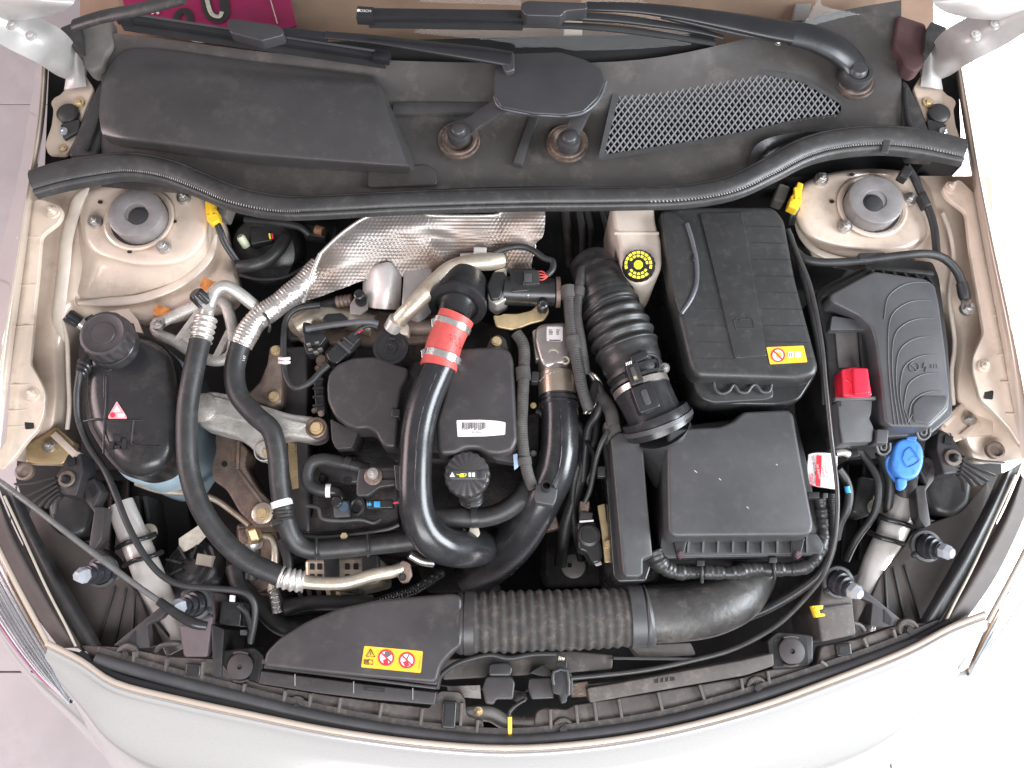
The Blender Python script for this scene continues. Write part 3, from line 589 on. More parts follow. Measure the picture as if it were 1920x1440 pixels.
for i in range(0, len(Vb)-1, 2):
    if len(Vb)*.40 < i < len(Vb)*.60: continue
    a, b = Vb[i], Vb[min(i+1, len(Vb)-1)]; d = (b-a).normalized(); n = Vector((-d.y, d.x, 0))
    q = [bm.verts.new(a+n*.0026), bm.verts.new(a-n*.0018+d*.001), bm.verts.new(b-n*.0026), bm.verts.new(b+n*.0018-d*.001), bm.verts.new((a+b)/2+Vector((0, 0, .0022)))]
    for j in range(4): bm.faces.new((q[j], q[(j+1) % 4], q[4]))
mk('braided_piping', bm, 'braid', wst, 0)['kind'] = 'stuff'
prism('seam', rect(1664, 262, 14, 50, 12), .9965, -.004, 'rubber', wst, 2)
# ================================================================ wipers
wp = thing('wiper', 'black wiper with a wide fan plate and two links at the middle of the scuttle', 'wiper')
prism('fan_plate', [(928, 128), (962, 100), (1050, 97), (1100, 112), (1128, 130), (1135, 152), (1122, 182), (1095, 208), (1060, 215), (1000, 212), (940, 200), (926, 180), (925, 150)], 1.045, -.012, 'wiper_plate', wp, 3, 5)
tube('plate_highlight', [(927, 182, 1.038), (940, 202, 1.038), (1000, 214, 1.038), (1060, 217, 1.038), (1096, 210, 1.038), (1124, 184, 1.038), (1136, 153, 1.038)], 3, 'edge_sheen', wp, 8)  # lighter tube paints a highlight along the plate's lower edge
def link(a, b, w0, zz):
    l = bar('link', (*a, zz[0]), (*b, zz[1]), w0, .008, 'wiper_plate', wp, 3)
    lathe('pivot_cap', (*b, zz[1]+.004), [(21, -16), (22, 0), (20, 4), (15, 5), (14, 12), (11, 15), (0, 16)], 'wiper_plate', l)
link((950, 186), (860, 248), 33, (1.036, 1.0)); link((1094, 202), (1067, 262), 30, (1.034, 1.0))
tube('arm', [(958, 112, 1.052, 18), (900, 102, 1.054, 17), (800, 88, 1.058, 13), (700, 74, 1.062, 10), (610, 66, 1.064, 9)], 12, 'wiper_black', wp, flat=.45)
bar('arm_tip', (612, 66, 1.066), (530, 56, 1.068), 18, .012, 'wiper_black', wp, 4)
prism('arm_knuckle', [(942, 94), (964, 96), (966, 130), (948, 136), (940, 118)], 1.056, -.02, 'wiper_plate', wp, 4, 5); bolt((952, 132, 1.04), 5, 'steel', wp, 'round', 'rivet')
bl = bar('blade', (222, 26, 1.085), (726, 102, 1.045), 17, .012, 'wiper_black', wp, 4)
bar('blade_edge', (228, 44, 1.07), (722, 116, 1.032), 9, .014, 'void', bl)
bar('spoiler_ridge', (240, 24, 1.0865), (715, 96, 1.048), 4, .003, 'plastic_grey', bl, 1)
prism('adapter', [(424, 38), (436, 34), (520, 46), (532, 56), (530, 66), (490, 76), (430, 60)], 1.085, -.022, 'wiper_plate', wp, 3, 5)
bar('end_cap', (217, 26, 1.088), (246, 30, 1.085), 20, .016, 'wiper_black', bl, 4); bar('end_cap', (700, 98, 1.050), (730, 103, 1.047), 22, .016, 'wiper_black', bl, 4)
text('print', 'BOSCH', (230, 26.5, 1.0885), 5, 'white_print', bl, 9)
wr = thing('wiper', 'black wiper with a long curved arm pivoting beside the air intake grille', 'wiper')
tube('arm', [(1608, 134, 1.0, 26), (1592, 112, 1.012, 27), (1562, 89, 1.03, 27), (1522, 71, 1.045, 26), (1482, 62, 1.055, 24)], 20, 'wiper_black', wr, flat=.42, sub=8)
tube('arm_channel', [(1486, 62, 1.060, 25), (1440, 54, 1.064, 24), (1360, 39, 1.07, 20), (1270, 24, 1.075, 15), (1190, 15, 1.078, 12), (1100, 12, 1.08, 11)], 14, 'wiper_black', wr, flat=.45, sub=8)
tube('arm_flange', [(1478, 78, 1.045), (1400, 66, 1.05), (1300, 44, 1.056), (1240, 30, 1.062)], 5, 'wiper_plate', wr, sub=8)
lathe('pivot_cap', (1608, 133, 1.008), [(30, -18), (31, -4), (28, 2), (21, 2), (19, -2), (17, 6), (13, 10), (0, 11)], 'wiper_plate', wr)
bolt((1459, 80, 1.052), 6, 'steel', wr, 'round', 'rivet')
bl = bar('blade', (690, 22, 1.12), (1000, 26, 1.10), 22, .012, 'wiper_black', wr, 4)
tube('blade_wing', [(1000, 26, 1.098, 10), (1080, 30, 1.09, 10), (1180, 38, 1.075, 9), (1300, 56, 1.055, 7), (1356, 70, 1.045, 5)], 9, 'wiper_black', wr, flat=.6)
bar('blade_edge', (690, 39, 1.108), (980, 44, 1.09), 8, .014, 'void', bl); tube('blade_lip', [(980, 46, 1.085, 6), (1100, 50, 1.075, 7), (1200, 60, 1.06, 7), (1340, 82, 1.035, 5)], 6, 'void', wr, flat=.7)
bar('end_cap', (668, 20, 1.124), (700, 22, 1.122), 26, .02, 'wiper_black', bl, 4); text('print', 'BOSCH', (683, 20.5, 1.1246), 6, 'white_print', bl, 2)
lathe('mark', (672, 19, 1.1243), [(3, 0), (2, .3), (0, .3)], 'white_print', bl, seg=12)
prism('adapter', [(978, 4), (990, 0), (1100, 4), (1102, 16), (1060, 20), (1052, 30), (985, 28), (976, 16)], 1.118, -.025, 'wiper_plate', wr, 3, 5)
# ================================================================ LEFT: coolant tank
ct = thing('coolant_tank', 'black ribbed coolant expansion tank with pale blue lower half', 'tank')
tk = [(152, 672), (172, 640), (210, 625), (270, 628), (304, 650), (322, 700), (330, 770), (324, 838), (298, 878), (255, 890), (222, 880), (196, 852), (162, 796), (152, 742)]
prism('lower_shell', [(205+(x-205)*1.06+10, 760+(y-760)*1.05+12) for x, y in tk], .815, .62, 'tank_blue', ct, 12, 14)
prism('seam_flange', [(205+(x-205)*1.04+4, 760+(y-760)*1.03+5) for x, y in tk], .832, .812, 'plastic', ct, 3, 14)
up = prism('upper_shell', tk, .905, .83, 'tank_black', ct, 30, 18, 3, 6)
for pts in ([(157, 790), (180, 786), (198, 788), (250, 788), (312, 786)], [(200, 705), (199, 760), (196, 790), (194, 850)], [(252, 789), (249, 818), (252, 834), (300, 838)], [(165, 700), (210, 692), (212, 668)], [(196, 745), (196, 700)]):
    tube('rib', [(x, y, .9050 if 170 < x < 305 else .898) for x, y in pts], 2.2, 'tank_black', up, seg=8)
for x, y, w_, h_ in ((219, 822, 14, 10), (208, 834, 8, 14), (232, 832, 7, 18), (219, 838, 10, 5)): prism('lug', rect(x, y, w_, h_, 4), .909, -.012, 'void', up)
lathe('neck', (216, 650, .905), [(46, 0), (44, 16), (42, 18), (42, 30), (0, 30)], 'tank_black', ct)
cap = lathe('filler_cap', (208, 636, .935), [(46, 0), (47, 4), (46, 24), (43, 30), (38, 32), (36, 30.5), (22, 30.5), (21, 32), (0, 32)], 'cap_brown', ct, seg=96, teeth=(16, 3.5, (1, 2)))
text('raised_print', '|±|', (205, 631, .9595), 15, 'cap_print', cap)
prism('warning_sticker', [(219, 752), (237, 780), (238, 785), (203, 785), (203, 780)], .9066, -.0005, 'label_pink', up, 0, 2)
prism('sticker_mark', [(219, 760), (226, 772), (212, 772)], .907, -.0004, 'label_white', up); sheet('sticker_mark', ell(211, 778, 5), .9071, 'print_red', up); sheet('sticker_mark', rect(227, 779, 13, 7), .9071, 'label_white', up)
prism('hose_nipple', [(168, 670), (150, 682), (146, 694), (160, 700), (174, 684)], .905, -.02, 'plastic', ct, 4, 5)
for i in range(3): lathe('nipple_ring', (158-i*3, 686+i*7, .915-.004*i), [(15-i*2, -3), (16-i*2, 0), (15-i*2, 3), (0, 3)], 'plastic_smooth', ct, (-.5, -.8, .5), 20)
vh = tube('vent_hose', [(152, 696, .91, 8), (147, 715, .905, 6), (144, 745, .90), (148, 790, .885), (168, 838, .87), (196, 880, .86), (218, 930, .86), (240, 985, .86), (270, 1040, .855), (305, 1080, .85), (345, 1098, .845), (410, 1104, .84), (455, 1110, .835), (475, 1128, .83), (478, 1160, .82), (470, 1205, .80)], 6, 'cable'); tag(vh, 'thin black vent hose curving from the coolant tank down to the front panel', 'hose')
# AC service port beside the tank
ap = thing('service_port', 'alloy service port with black ribbed cap beside the coolant tank', 'port')
A, B = P(166, 617, .90), P(126, 590, .925); ax = B-A
lathe('stub', (166, 617, .90), [(10, -4), (10, 26), (0, 26)], 'pipe_alu', ap, ax, 20); lathe('port_cap', (149, 606, .911), [(13, 0), (14, 2), (14, 22), (11, 26), (0, 26)], 'plastic_smooth', ap, ax, 48, (8, 2.5, (1, 2)))
prism('holder', rp([(158, 596), (172, 588), (178, 594), (172, 612), (160, 606)], 3), .905, -.02, 'plastic', ap, 2)
# AC hose
ac = thing('refrigerant_hose', 'thick black air conditioning hose with crimped alloy ends', 'hose')
tube('hose', [(376, 636, .905), (364, 690, .905), (352, 760, .90), (350, 830, .895), (356, 890, .885), (376, 950, .875), (412, 1005, .86), (462, 1050, .845), (530, 1083, .83)], 19.5, 'hose_rubber', ac, 20)
fr = lambda s, L: 1+.09*math.sin(s*2*math.pi/11)
tube('ferrule', [(386, 596, .905), (382, 614, .905), (376, 640, .905)], 20, 'pipe_alu', ac, 20, 6, (fr, 1.4)); tube('ferrule', [(524, 1081, .83), (546, 1087, .826), (570, 1090, .822)], 20, 'pipe_alu', ac, 20, 6, (fr, 1.4))
tube('line', [(386, 600, .905, 13), (392, 572, .908), (402, 548, .912), (420, 537, .913), (442, 546, .905), (468, 566, .89), (482, 578, .88)], 12, 'pipe_alu', ac)
tube('line', [(568, 1090, .822, 13), (606, 1094, .82), (650, 1092, .818), (700, 1078, .81), (735, 1072, .80), (752, 1066, .79)], 12, 'stained_alu', ac)
ep = prism('end_plate', [(745, 1060), (755, 1050), (768, 1056), (772, 1078), (764, 1092), (752, 1094), (744, 1080)], .80, -.015, 'bronze_cast', ac, 2, 4); bolt((755, 1082, .802), 7, 'iron', ep, 'torx')
tube('branch', [(394, 585, .908), (384, 572, .914), (372, 560, .92)], 10, 'pipe_alu', ac, 12); lathe('port_cap', (384, 568, .912), [(14, 0), (15, 3), (15, 24), (11, 28), (0, 28)], 'plastic_smooth', ac, P(368, 552, .93)-P(384, 568, .912), 48, (8, 2.5, (1, 2)))
# loop bracket
lb = thing('support_bracket', 'grey cast alloy loop bracket holding the air conditioning line', 'bracket')
tube('frame', [(290, 612, .85), (330, 590, .852), (372, 572, .855), (414, 565, .855), (430, 590, .85), (438, 640, .845), (430, 668, .84), (402, 676, .84), (366, 664, .84), (328, 640, .842), (300, 628, .846)], 11, 'cast_alu', lb, 12, 6, closed=True, flat=.8)
bar('web', (328, 640, .852), (372, 580, .856), 10, .02, 'cast_alu', lb, 2); bar('web', (402, 672, .848), (428, 620, .852), 12, .02, 'cast_alu', lb, 2)
bolt((296, 607, .862), 13, 'steel', lb, 'hex'); prism('pad', [(330, 642), (352, 604), (366, 640), (352, 652)], .846, -.02, 'cast_alu', lb, 3, 4)
# foil wrapped heater hose
fh = thing('heater_hose', 'black coolant hose with silver foil heat wrap at its top', 'hose')
tube('foil_wrap', [(600, 500, .885), (565, 536, .885), (520, 572, .885), (482, 600, .885), (462, 628, .884), (452, 648, .882)], 21.5, 'wrap_foil', fh, 20, 8, (lambda s, L: 1+.025*math.sin(s*2*math.pi/6)+.03*math.sin(s*.11), 1.5))
tube('hose', [(453, 640, .882), (440, 690, .88), (446, 738, .88), (478, 778, .88), (508, 806, .875), (520, 850, .865), (524, 900, .855), (530, 950, .845)], 19, 'hose_rubber', fh, 20)
tube('cable_tie', [(488, 582, .902), (500, 594, .905), (506, 612, .90), (504, 622, .885)], 2.5, 'cable', fh, 8)
tube('paint_band', [(527, 938, .848), (530, 950, .846)], 20, 'label_white', fh, 20); tube('spring_clamp', [(531, 958, .844), (533, 976, .842)], 20, 'iron', fh, 20, 4, (lambda s, L: 1+.05*math.sin(s*.9), 1.2)); prism('clamp_ear', rp(rect(520, 977, 22, 12, -14), 2), .858, -.012, 'iron', fh, 2)
tube('lower_hose', [(531, 950, .846), (540, 990, .835), (556, 1018, .82), (584, 1030, .81), (630, 1029, .805), (700, 1022, .80), (790, 1012, .795)], 18.5, 'hose_rubber', fh, 20)
for x, y in ((593, 1029), (690, 1023)): tube('tie', [(x, y-20, .822), (x+1, y, .827), (x, y+20, .82)], 3, 'cable', fh, 8, flat=2); prism('tie_head', rect(x, y+14, 8, 8), .83, -.006, 'plastic', fh, 1)
text('print', '147', (458, 672, .9005), 6, 'white_print', fh, -80)
# engine mount
em = thing('engine_mount_arm', 'rough cast aluminium engine mount arm with two bolt bosses', 'bracket')
prism('arm', [(372, 742), (392, 732), (430, 738), (470, 752), (540, 774), (588, 780), (608, 796), (606, 815), (588, 824), (545, 818), (516, 822), (514, 856), (500, 866), (484, 858), (470, 838), (440, 816), (400, 806), (372, 798), (364, 770)], .842, -.05, 'cast_alu', em, 7, 9)
prism('raised_ridge', [(400, 742), (450, 756), (540, 786), (580, 795), (560, 806), (500, 800), (440, 786), (395, 776)], .848, -.008, 'cast_alu', em, 4, 8)
lathe('boss', (594, 803, .842), [(20, -10), (20, 6), (17, 8), (14, 4), (0, 4)], 'bronze_cast', em); bolt((594, 803, .848), 13, 'gold_zinc', em, 'torx')
lathe('boss', (497, 846, .842), [(20, -8), (20, 3), (18, 4), (16, -6), (0, -6)], 'cast_alu', em); bolt((500, 850, .838), 10, 'gold_zinc', em, 'torx')
lathe('bush', (380, 765, .845), [(28, -8), (28, 3), (24, 6), (0, 7)], 'cast_alu', em)
ub = prism('upper_leg', [(505, 648), (528, 646), (530, 690), (527, 755), (505, 762), (470, 750), (462, 740), (486, 716), (500, 682)], .835, -.04, 'bronze_cast', em, 5, 6)
bolt((514, 744, .838), 11, 'gold_zinc', ub, 'torx'); bolt((517, 657, .838), 10, 'gold_zinc', ub, 'torx')
eb = thing('mount_bracket', 'brown weathered cast bracket below the engine mount arm', 'bracket')
prism('plate', [(402, 812), (440, 816), (466, 842), (458, 872), (482, 915), (512, 945), (514, 988), (480, 992), (448, 960), (424, 918), (398, 900), (396, 868), (404, 845)], .775, -.06, 'bronze_cast', eb, 6, 9)
bar('ridge', (446, 826, .785), (444, 880, .782), 7, .02, 'bronze_cast', eb, 3); bar('ridge', (444, 880, .782), (500, 955, .78), 7, .02, 'bronze_cast', eb, 3)
lathe('washer', (493, 963, .778), [(20, 0), (20, 4), (16, 6), (0, 6)], 'stained_alu', eb); bolt((493, 963, .786), 13, 'gold_zinc', eb, 'torx'); sheet('hole', ell(421, 870, 5.5), .7765, 'void', eb)
yt = prism('part_sticker', [(540, 830), (556, 832), (560, 915), (548, 918), (541, 870)], .80, -.002, 'gold_zinc'); tag(yt, 'narrow amber part sticker behind the lower coolant hose', 'sticker')
# lower engine masses
eng = thing('engine_block', 'dark grimy engine block deep between the hoses', 'engine')
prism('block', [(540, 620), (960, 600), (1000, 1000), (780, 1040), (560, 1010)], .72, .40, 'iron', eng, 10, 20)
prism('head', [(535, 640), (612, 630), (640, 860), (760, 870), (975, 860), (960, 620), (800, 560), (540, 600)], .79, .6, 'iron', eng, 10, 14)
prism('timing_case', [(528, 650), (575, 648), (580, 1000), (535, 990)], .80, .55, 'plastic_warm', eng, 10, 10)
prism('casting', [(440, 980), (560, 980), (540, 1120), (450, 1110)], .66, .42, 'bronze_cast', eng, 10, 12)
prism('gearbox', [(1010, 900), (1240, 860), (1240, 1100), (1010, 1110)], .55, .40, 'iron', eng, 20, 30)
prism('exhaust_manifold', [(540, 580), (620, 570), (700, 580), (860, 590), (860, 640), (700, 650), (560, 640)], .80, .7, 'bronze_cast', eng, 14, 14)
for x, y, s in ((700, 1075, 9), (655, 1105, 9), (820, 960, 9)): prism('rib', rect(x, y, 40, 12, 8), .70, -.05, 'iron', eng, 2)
lathe('manifold_flange', (575, 600, .80), [(36, 0), (34, 14), (24, 26), (0, 30)], 'stained_alu', eng)
tube('manifold_pipe', [(560, 610, .81), (600, 592, .82), (650, 596, .815), (700, 610, .81)], 22, 'stained_alu', eng)
tube('manifold_pipe', [(745, 612, .82), (790, 614, .815), (850, 612, .81)], 15, 'bronze_cast', eng)
# alternator
al = thing('alternator', 'alloy alternator with slotted casing low behind the intake duct', 'alternator')
prism('casing', [(570, 1048), (708, 1042), (712, 1092), (640, 1110), (572, 1098)], .715, .55, 'stained_alu', al, 8, 10)
for x in (586, 600, 652, 668): prism('vent_slot', rp(rect(x-1, 1062, 9, 12, 0), 2), .7165, -.002, 'void', al); prism('vent_slot', rp(rect(x-1, 1082, 9, 12, 0), 2), .7165, -.002, 'void', al)
prism('band', [(606, 1046), (634, 1045), (636, 1100), (608, 1100)], .722, -.02, 'plastic', al, 2); prism('cover', [(676, 1042), (708, 1040), (710, 1075), (678, 1080)], .724, -.03, 'plastic_warm', al, 3, 4)
for i in range(5): bar('fin', (560+i*18, 1104, .70), (566+i*18, 1135, .69), 8, .06, 'stained_alu' if i > 2 else 'iron', al, 1)
# compressor fittings at lower left
cf = thing('line_fitting', 'bronze coloured pipe fitting with hex nut and steel line', 'fitting')
tube('line', [(255, 905, .72), (300, 920, .715), (350, 925, .71), (400, 935, .71), (440, 962, .71), (468, 985, .71)], 6, 'stained_alu', cf, 10)
lathe('nut', (478, 1004, .73), [(13, -14), (13, 16), (11, 18), (0, 18)], 'gold_zinc', cf, (-.2, .7, .5), 6, smooth=10); lathe('collar', (476, 1018, .73), [(17, -6), (18, 0), (17, 6), (0, 6)], 'steel', cf, (0, .8, .6), 24)
tube('sleeve', [(476, 1022, .725), (475, 1050, .71), (470, 1085, .70)], 13, 'plastic', cf, 14)
tube('pipe', [(492, 1005, .72), (508, 1008, .72), (515, 1030, .715), (514, 1070, .71), (508, 1110, .70)], 7, 'stained_alu', cf, 10); prism('plate', [(445, 990), (520, 992), (524, 1100), (470, 1110), (450, 1060)], .69, -.05, 'bronze_cast', cf, 4, 6)
bm_ = tube('bleed_screw', [(512, 1105, .73), (516, 1125, .728), (520, 1150, .725)], 9, 'steel', None, 12, 6, (lambda s, L: 1+.12*math.sin(s*1.4), 1)); tag(bm_, 'knurled steel bleed screw above the intake scoop', 'screw')
tube('coolant_stub', [(535, 1140, .70, 16), (570, 1132, .70, 14), (620, 1130, .70, 14), (700, 1130, .69, 14)], 14, 'hose_rubber', eng)
h_ = tube('lower_radiator_hose', [(440, 1060, .70), (452, 1100, .70), (490, 1140, .70), (530, 1175, .70), (590, 1180, .69)], 17, 'hose_rubber'); tag(h_, 'black lower hose bending under the thin vent hose', 'hose')
# paper tag and horn on the left
pt = prism('paper_tag', [(335, 1010), (372, 985), (392, 1000), (372, 1020), (345, 1035), (336, 1030)], .70, -.002, 'paper'); tag(pt, 'crumpled printed paper tag deep beside the air conditioning hose', 'tag')
hn = thing('horn', 'round dark ribbed horn behind the slanted brace', 'horn')
lathe('shell', (355, 1062, .69), [(58, -30), (58, -6), (52, 2), (46, 1), (40, 6), (32, 5), (26, 10), (12, 9), (0, 11)], 'plastic', hn, (-.25, .3, 1), 40)
for i in range(8):
    a = i*math.pi/4+.3; bar('rib', (355+16*math.cos(a), 1060+14*math.sin(a), .708), (355+46*math.cos(a), 1060+40*math.sin(a), .702), 4, .01, 'plastic', hn)
prism('plug', rect(382, 1050, 30, 22, 10), .715, -.03, 'cream_dull', hn, 3)
# fan shroud
sh = thing('fan_shroud', 'black radiator fan shroud low behind the front panel', 'shroud')
prism('panel', [(215, 950), (330, 955), (330, 1100), (420, 1110), (480, 1160), (900, 1120), (1400, 1080), (1580, 1060), (1560, 1190), (1350, 1260), (960, 1300), (560, 1260), (260, 1190)], .56, .5, 'plastic', sh, 6, 12)
for x in (262, 278): bar('channel', (x-8, 930, .70), (x+10, 1040, .66), 8, .08, 'plastic', sh, 2)
lathe('grommet', (279, 998, .70), [(16, -3), (16, 2), (6, 3), (5, 0), (0, 0)], 'cream_dull', sh, (.1, -.1, 1)); lathe('grommet', (1643, 953, .70), [(17, -3), (17, 2), (14, 3), (0, 3)], 'cream_dull', sh)
# braces
for L_, pts, lab in ((1, [(225, 945, .725), (262, 1035, .72), (292, 1110, .715), (338, 1218, .70)], 'silver painted brace tube beside the bonnet stay rod'), (2, [(1712, 905, .725), (1672, 1000, .72), (1640, 1075, .715), (1608, 1195, .70)], 'silver painted brace tube below the blue washer cap')):
    t = thing('brace_tube', lab, 'brace', 'silver braces beside the headlamps')
    tube('tube', [(*p, r_) for p, r_ in zip(pts, (25, 27, 28, 26))], 26, 'brace_paint', t, 24, 8, flat=.65)
    sgn = 1 if L_ == 1 else -1
    a, b, c_, d = pts
    bar('pressed_groove', (a[0]-sgn*9, a[1]+10, a[2]+.0145), (b[0]-sgn*10, b[1], b[2]+.0155), 5, .01, 'void', t); bar('pressed_groove', (c_[0]-sgn*2, c_[1]+50, c_[2]+.0165), (d[0]-sgn*8, d[1]-10, d[2]+.0165), 5, .01, 'void', t)
    for p in ((b[0]-sgn*7, b[1]-22), (b[0]+sgn*6, b[1]+12)):
        tube('strap', [(p[0]-36, p[1]+(sgn*14), .722), (p[0]-18, p[1]+sgn*5, .742), (p[0], p[1], .7455), (p[0]+18, p[1]-sgn*5, .742), (p[0]+36, p[1]-sgn*12, .722)], 5, 'plastic_smooth', t, 8)
# ================================================================ CENTRE: heat shield, exhaust bits
def dimple(o, sp=7.6, amp=.0022):
    me = o.data; D = []
    for v in me.vertices:
        r = v.co-CAM; dp = r.dot(FWD); x = r.x/dp*FPX; y = r.dot(UP)/dp*FPX
        best = 9
        j0 = round(y/(sp*.866))
        for j in (j0-1, j0, j0+1):
            ox = sp/2 if j % 2 else 0; i = round((x-ox)/sp); best = min(best, math.hypot(x-i*sp-ox, y-j*sp*.866)/sp)
        D.append(v.normal*(amp*(.55+.45*math.sin(x*.021+y*.05)*math.sin(y*.043-x*.013))*math.exp(-(best/.3)**2)+.0022*math.sin(x*.06+.8*math.sin(y*.07))*math.sin(y*.085+x*.02)))
    for v, dd in zip(me.vertices, D): v.co += dd
    me.update(); me.shade_smooth()
hs = thing('heat_shield', 'dimpled silver aluminium heat shield behind the engine', 'heat shield')
loft('sheet', [[(600, 476, .912), (640, 438, .918), (690, 406, .926), (745, 396, .93), (800, 396, .93), (806, 404, .928), (925, 404, .928), (945, 394, .93), (1022, 391, .93)],
               [(590, 500, .906), (636, 464, .916), (690, 436, .924), (745, 424, .926), (800, 424, .922), (815, 428, .918), (925, 428, .916), (950, 420, .922), (1022, 416, .922)],
               [(582, 525, .898), (630, 494, .906), (690, 462, .910), (745, 452, .908), (800, 448, .902), (822, 448, .90), (925, 452, .902), (955, 446, .908), (1018, 442, .910)],
               [(575, 545, .888), (624, 522, .89), (690, 490, .892), (745, 482, .886), (800, 474, .888), (826, 472, .892), (915, 474, .886), (960, 474, .894), (1003, 462, .896)],
               [(568, 566, .872), (618, 550, .868), (690, 524, .868), (745, 520, .862), (800, 510, .866), (830, 505, .87), (905, 505, .862), (955, 512, .872), (995, 510, .874)]], 'heat_alu', hs, 34, 0, 60, 24); dimple(hs.children[0])
tube('rolled_edge', [(568, 566, .874), (575, 545, .890), (582, 525, .900), (590, 500, .908), (600, 476, .914)], 4, 'pipe_alu', hs, 8)
tube('rolled_edge', [(600, 476, .914), (640, 438, .920), (690, 406, .928), (745, 396, .932), (800, 396, .932), (806, 404, .930), (925, 404, .930), (945, 394, .932), (1022, 391, .932)], 3, 'pipe_alu', hs, 8)
ts = thing('turbo_shield', 'folded plain aluminium shield in front of the dimpled heat shield', 'heat shield')
loft('drum', [[(682, 574, .84), (680, 540, .855), (682, 508, .86), (694, 498, .86)], [(702, 578, .862), (704, 540, .882), (704, 504, .89), (712, 494, .888)], [(730, 580, .862), (732, 542, .886), (732, 504, .892), (730, 492, .89)], [(750, 580, .84), (752, 544, .858), (752, 512, .865), (742, 500, .862)]], 'alu_shield', ts, 5, .002)
prism('box', [(758, 488), (768, 480), (808, 478), (812, 520), (806, 565), (780, 590), (752, 580)], .87, -.05, 'alu_shield', ts, 6, 5)
pb = prism('lug_plate', [(656, 570), (672, 548), (690, 560), (690, 580), (676, 590), (656, 588)], .862, -.004, 'pad_metal', ts, 1, 3)
lathe('ball_stud', (675, 556, .868), [(9, -8), (10, 0), (10, 10), (7, 12), (6, 9), (0, 9)], 'plastic_smooth', pb, seg=20); lathe('ball_stud', (677, 564, .866), [(11, -3), (11, 2), (0, 2)], 'plastic_smooth', pb, seg=20)
sheet('hole', ell(728, 567, 6), .868, 'rust', ts)
tube('probe', [(560, 578, .82), (600, 572, .835), (628, 566, .845), (655, 562, .85)], 8, 'plastic', ts, 12); tube('probe_collar', [(632, 566, .846), (660, 562, .852)], 11, 'bronze_cast', ts, 14, 4, (lambda s, L: 1+.08*math.sin(s*.8), 1.5))
eg = thing('gas_pipe', 'stained aluminium gas pipe curving in front of the heat shield', 'pipe')
tube('pipe', [(944, 488, .90, 14), (920, 490, .905, 17), (886, 493, .91, 16), (850, 502, .915, 16), (822, 524, .917, 17), (795, 552, .915, 17), (770, 578, .908, 16), (752, 596, .895, 15), (740, 612, .88, 13)], 16, 'stained_alu', eg, 18, 8)
tube('end_band', [(746, 600, .894), (736, 616, .878)], 18, 'pipe_alu', eg, 18); prism('crimp', rp([(742, 605), (758, 598), (768, 612), (766, 628), (750, 626)], 4), .885, -.02, 'cream_plastic', eg, 3)
prism('tab', rp(rect(900, 470, 24, 14, 2), 2), .915, -.02, 'alu_shield', eg, 2); prism('tab', rp(rect(876, 478, 26, 8, -4), 2), .91, -.02, 'alu_shield', eg, 2); prism('seam_lug', rp([(838, 500), (850, 502), (848, 522), (838, 518)], 3), .928, -.02, 'pipe_alu', eg, 2)
# ================================================================ engine cover
ecv = thing('engine_cover', 'matt black two-lobed plastic engine cover with barcode sticker', 'cover')
prism('lobe', [(616, 700), (632, 682), (662, 670), (700, 668), (722, 674), (740, 682), (766, 690), (764, 706), (752, 726), (748, 752), (742, 838), (722, 838), (712, 826), (704, 810), (690, 802), (668, 804), (648, 796), (626, 778), (614, 752), (612, 724)], .885, .83, 'plastic_warm', ecv, 7, 7, 2, 4)
prism('lobe', [(856, 652), (936, 648), (956, 656), (963, 676), (966, 740), (970, 826), (960, 846), (936, 852), (914, 850), (896, 840), (872, 840), (856, 850), (828, 852), (820, 842), (818, 790), (832, 742), (844, 690)], .89, .83, 'plastic_warm', ecv, 8, 8, 2, 4)
prism('step', [(619, 784), (648, 800), (672, 806), (668, 820), (660, 840), (630, 842), (622, 826)], .862, .80, 'plastic_warm', ecv, 5, 5)
prism('apron', [(905, 846), (968, 838), (966, 868), (930, 862)], .868, -.03, 'plastic_warm', ecv, 4, 4)
prism('bridge', [(740, 690), (860, 655), (840, 852), (740, 838)], .855, -.05, 'plastic_smooth', ecv, 4, 6)
for x, y in ((742, 774), (836, 766)): prism('peg', rp(rect(x, y, 16, 16, 5), 3), .889, -.03, 'plastic_smooth', ecv, 2)
tb_ = prism('ear', [(912, 652), (920, 632), (934, 626), (948, 634), (954, 656)], .872, -.02, 'plastic_warm', ecv, 3, 4); bolt((931, 640, .875), 10, 'gold_zinc', tb_, 'torx')
lbl = prism('barcode_sticker', [(856, 788), (900, 787), (932, 789), (948, 792), (947, 815), (910, 818), (858, 819)], .8906, -.0006, 'label_white', ecv, 0, 2)
bm = bmesh.new(); x = 866
for i in range(26):
    wd = random.choice((.5, .8, 1.3)); hh = random.choice((11, 13, 15))
    bm.faces.new([bm.verts.new(P(a, b, .8909)) for a, b in ((x, 792), (x+wd, 792), (x+wd, 792+hh), (x, 792+hh))]); x += wd+random.choice((.6, 1.0))
mk('barcode', bm, 'print_black', lbl, 0, False); text('print', '001 0234', (893, 810.5, .8909), 3.4, 'print_black', lbl)
oc = thing('oil_filler_cap', 'round black oil filler cap with yellow oil can symbol', 'cap')
lathe('cap', (876, 892, .868), [(42, -8), (43.5, 0), (42.5, 18), (39, 21), (0, 21.5)], 'plastic_warm', oc, seg=72, teeth=(18, 1.2, (1, 2)))
prism('grip', rp(rect(876, 890, 72, 19, 0), 8), .8895, -.004, 'plastic_grey', oc, 3)
z = .8899
tube('oil_can_mark', [(856, 889, z), (863, 891, z), (862, 893.5, z), (870, 893.5, z), (874, 889, z), (867, 888, z), (862, 889, z)], .8, 'yellow_print', oc, seg=6); sheet('oil_can_mark', [(861, 889.5), (869, 888.5), (871, 893), (862, 893)], z, 'yellow_print', oc)
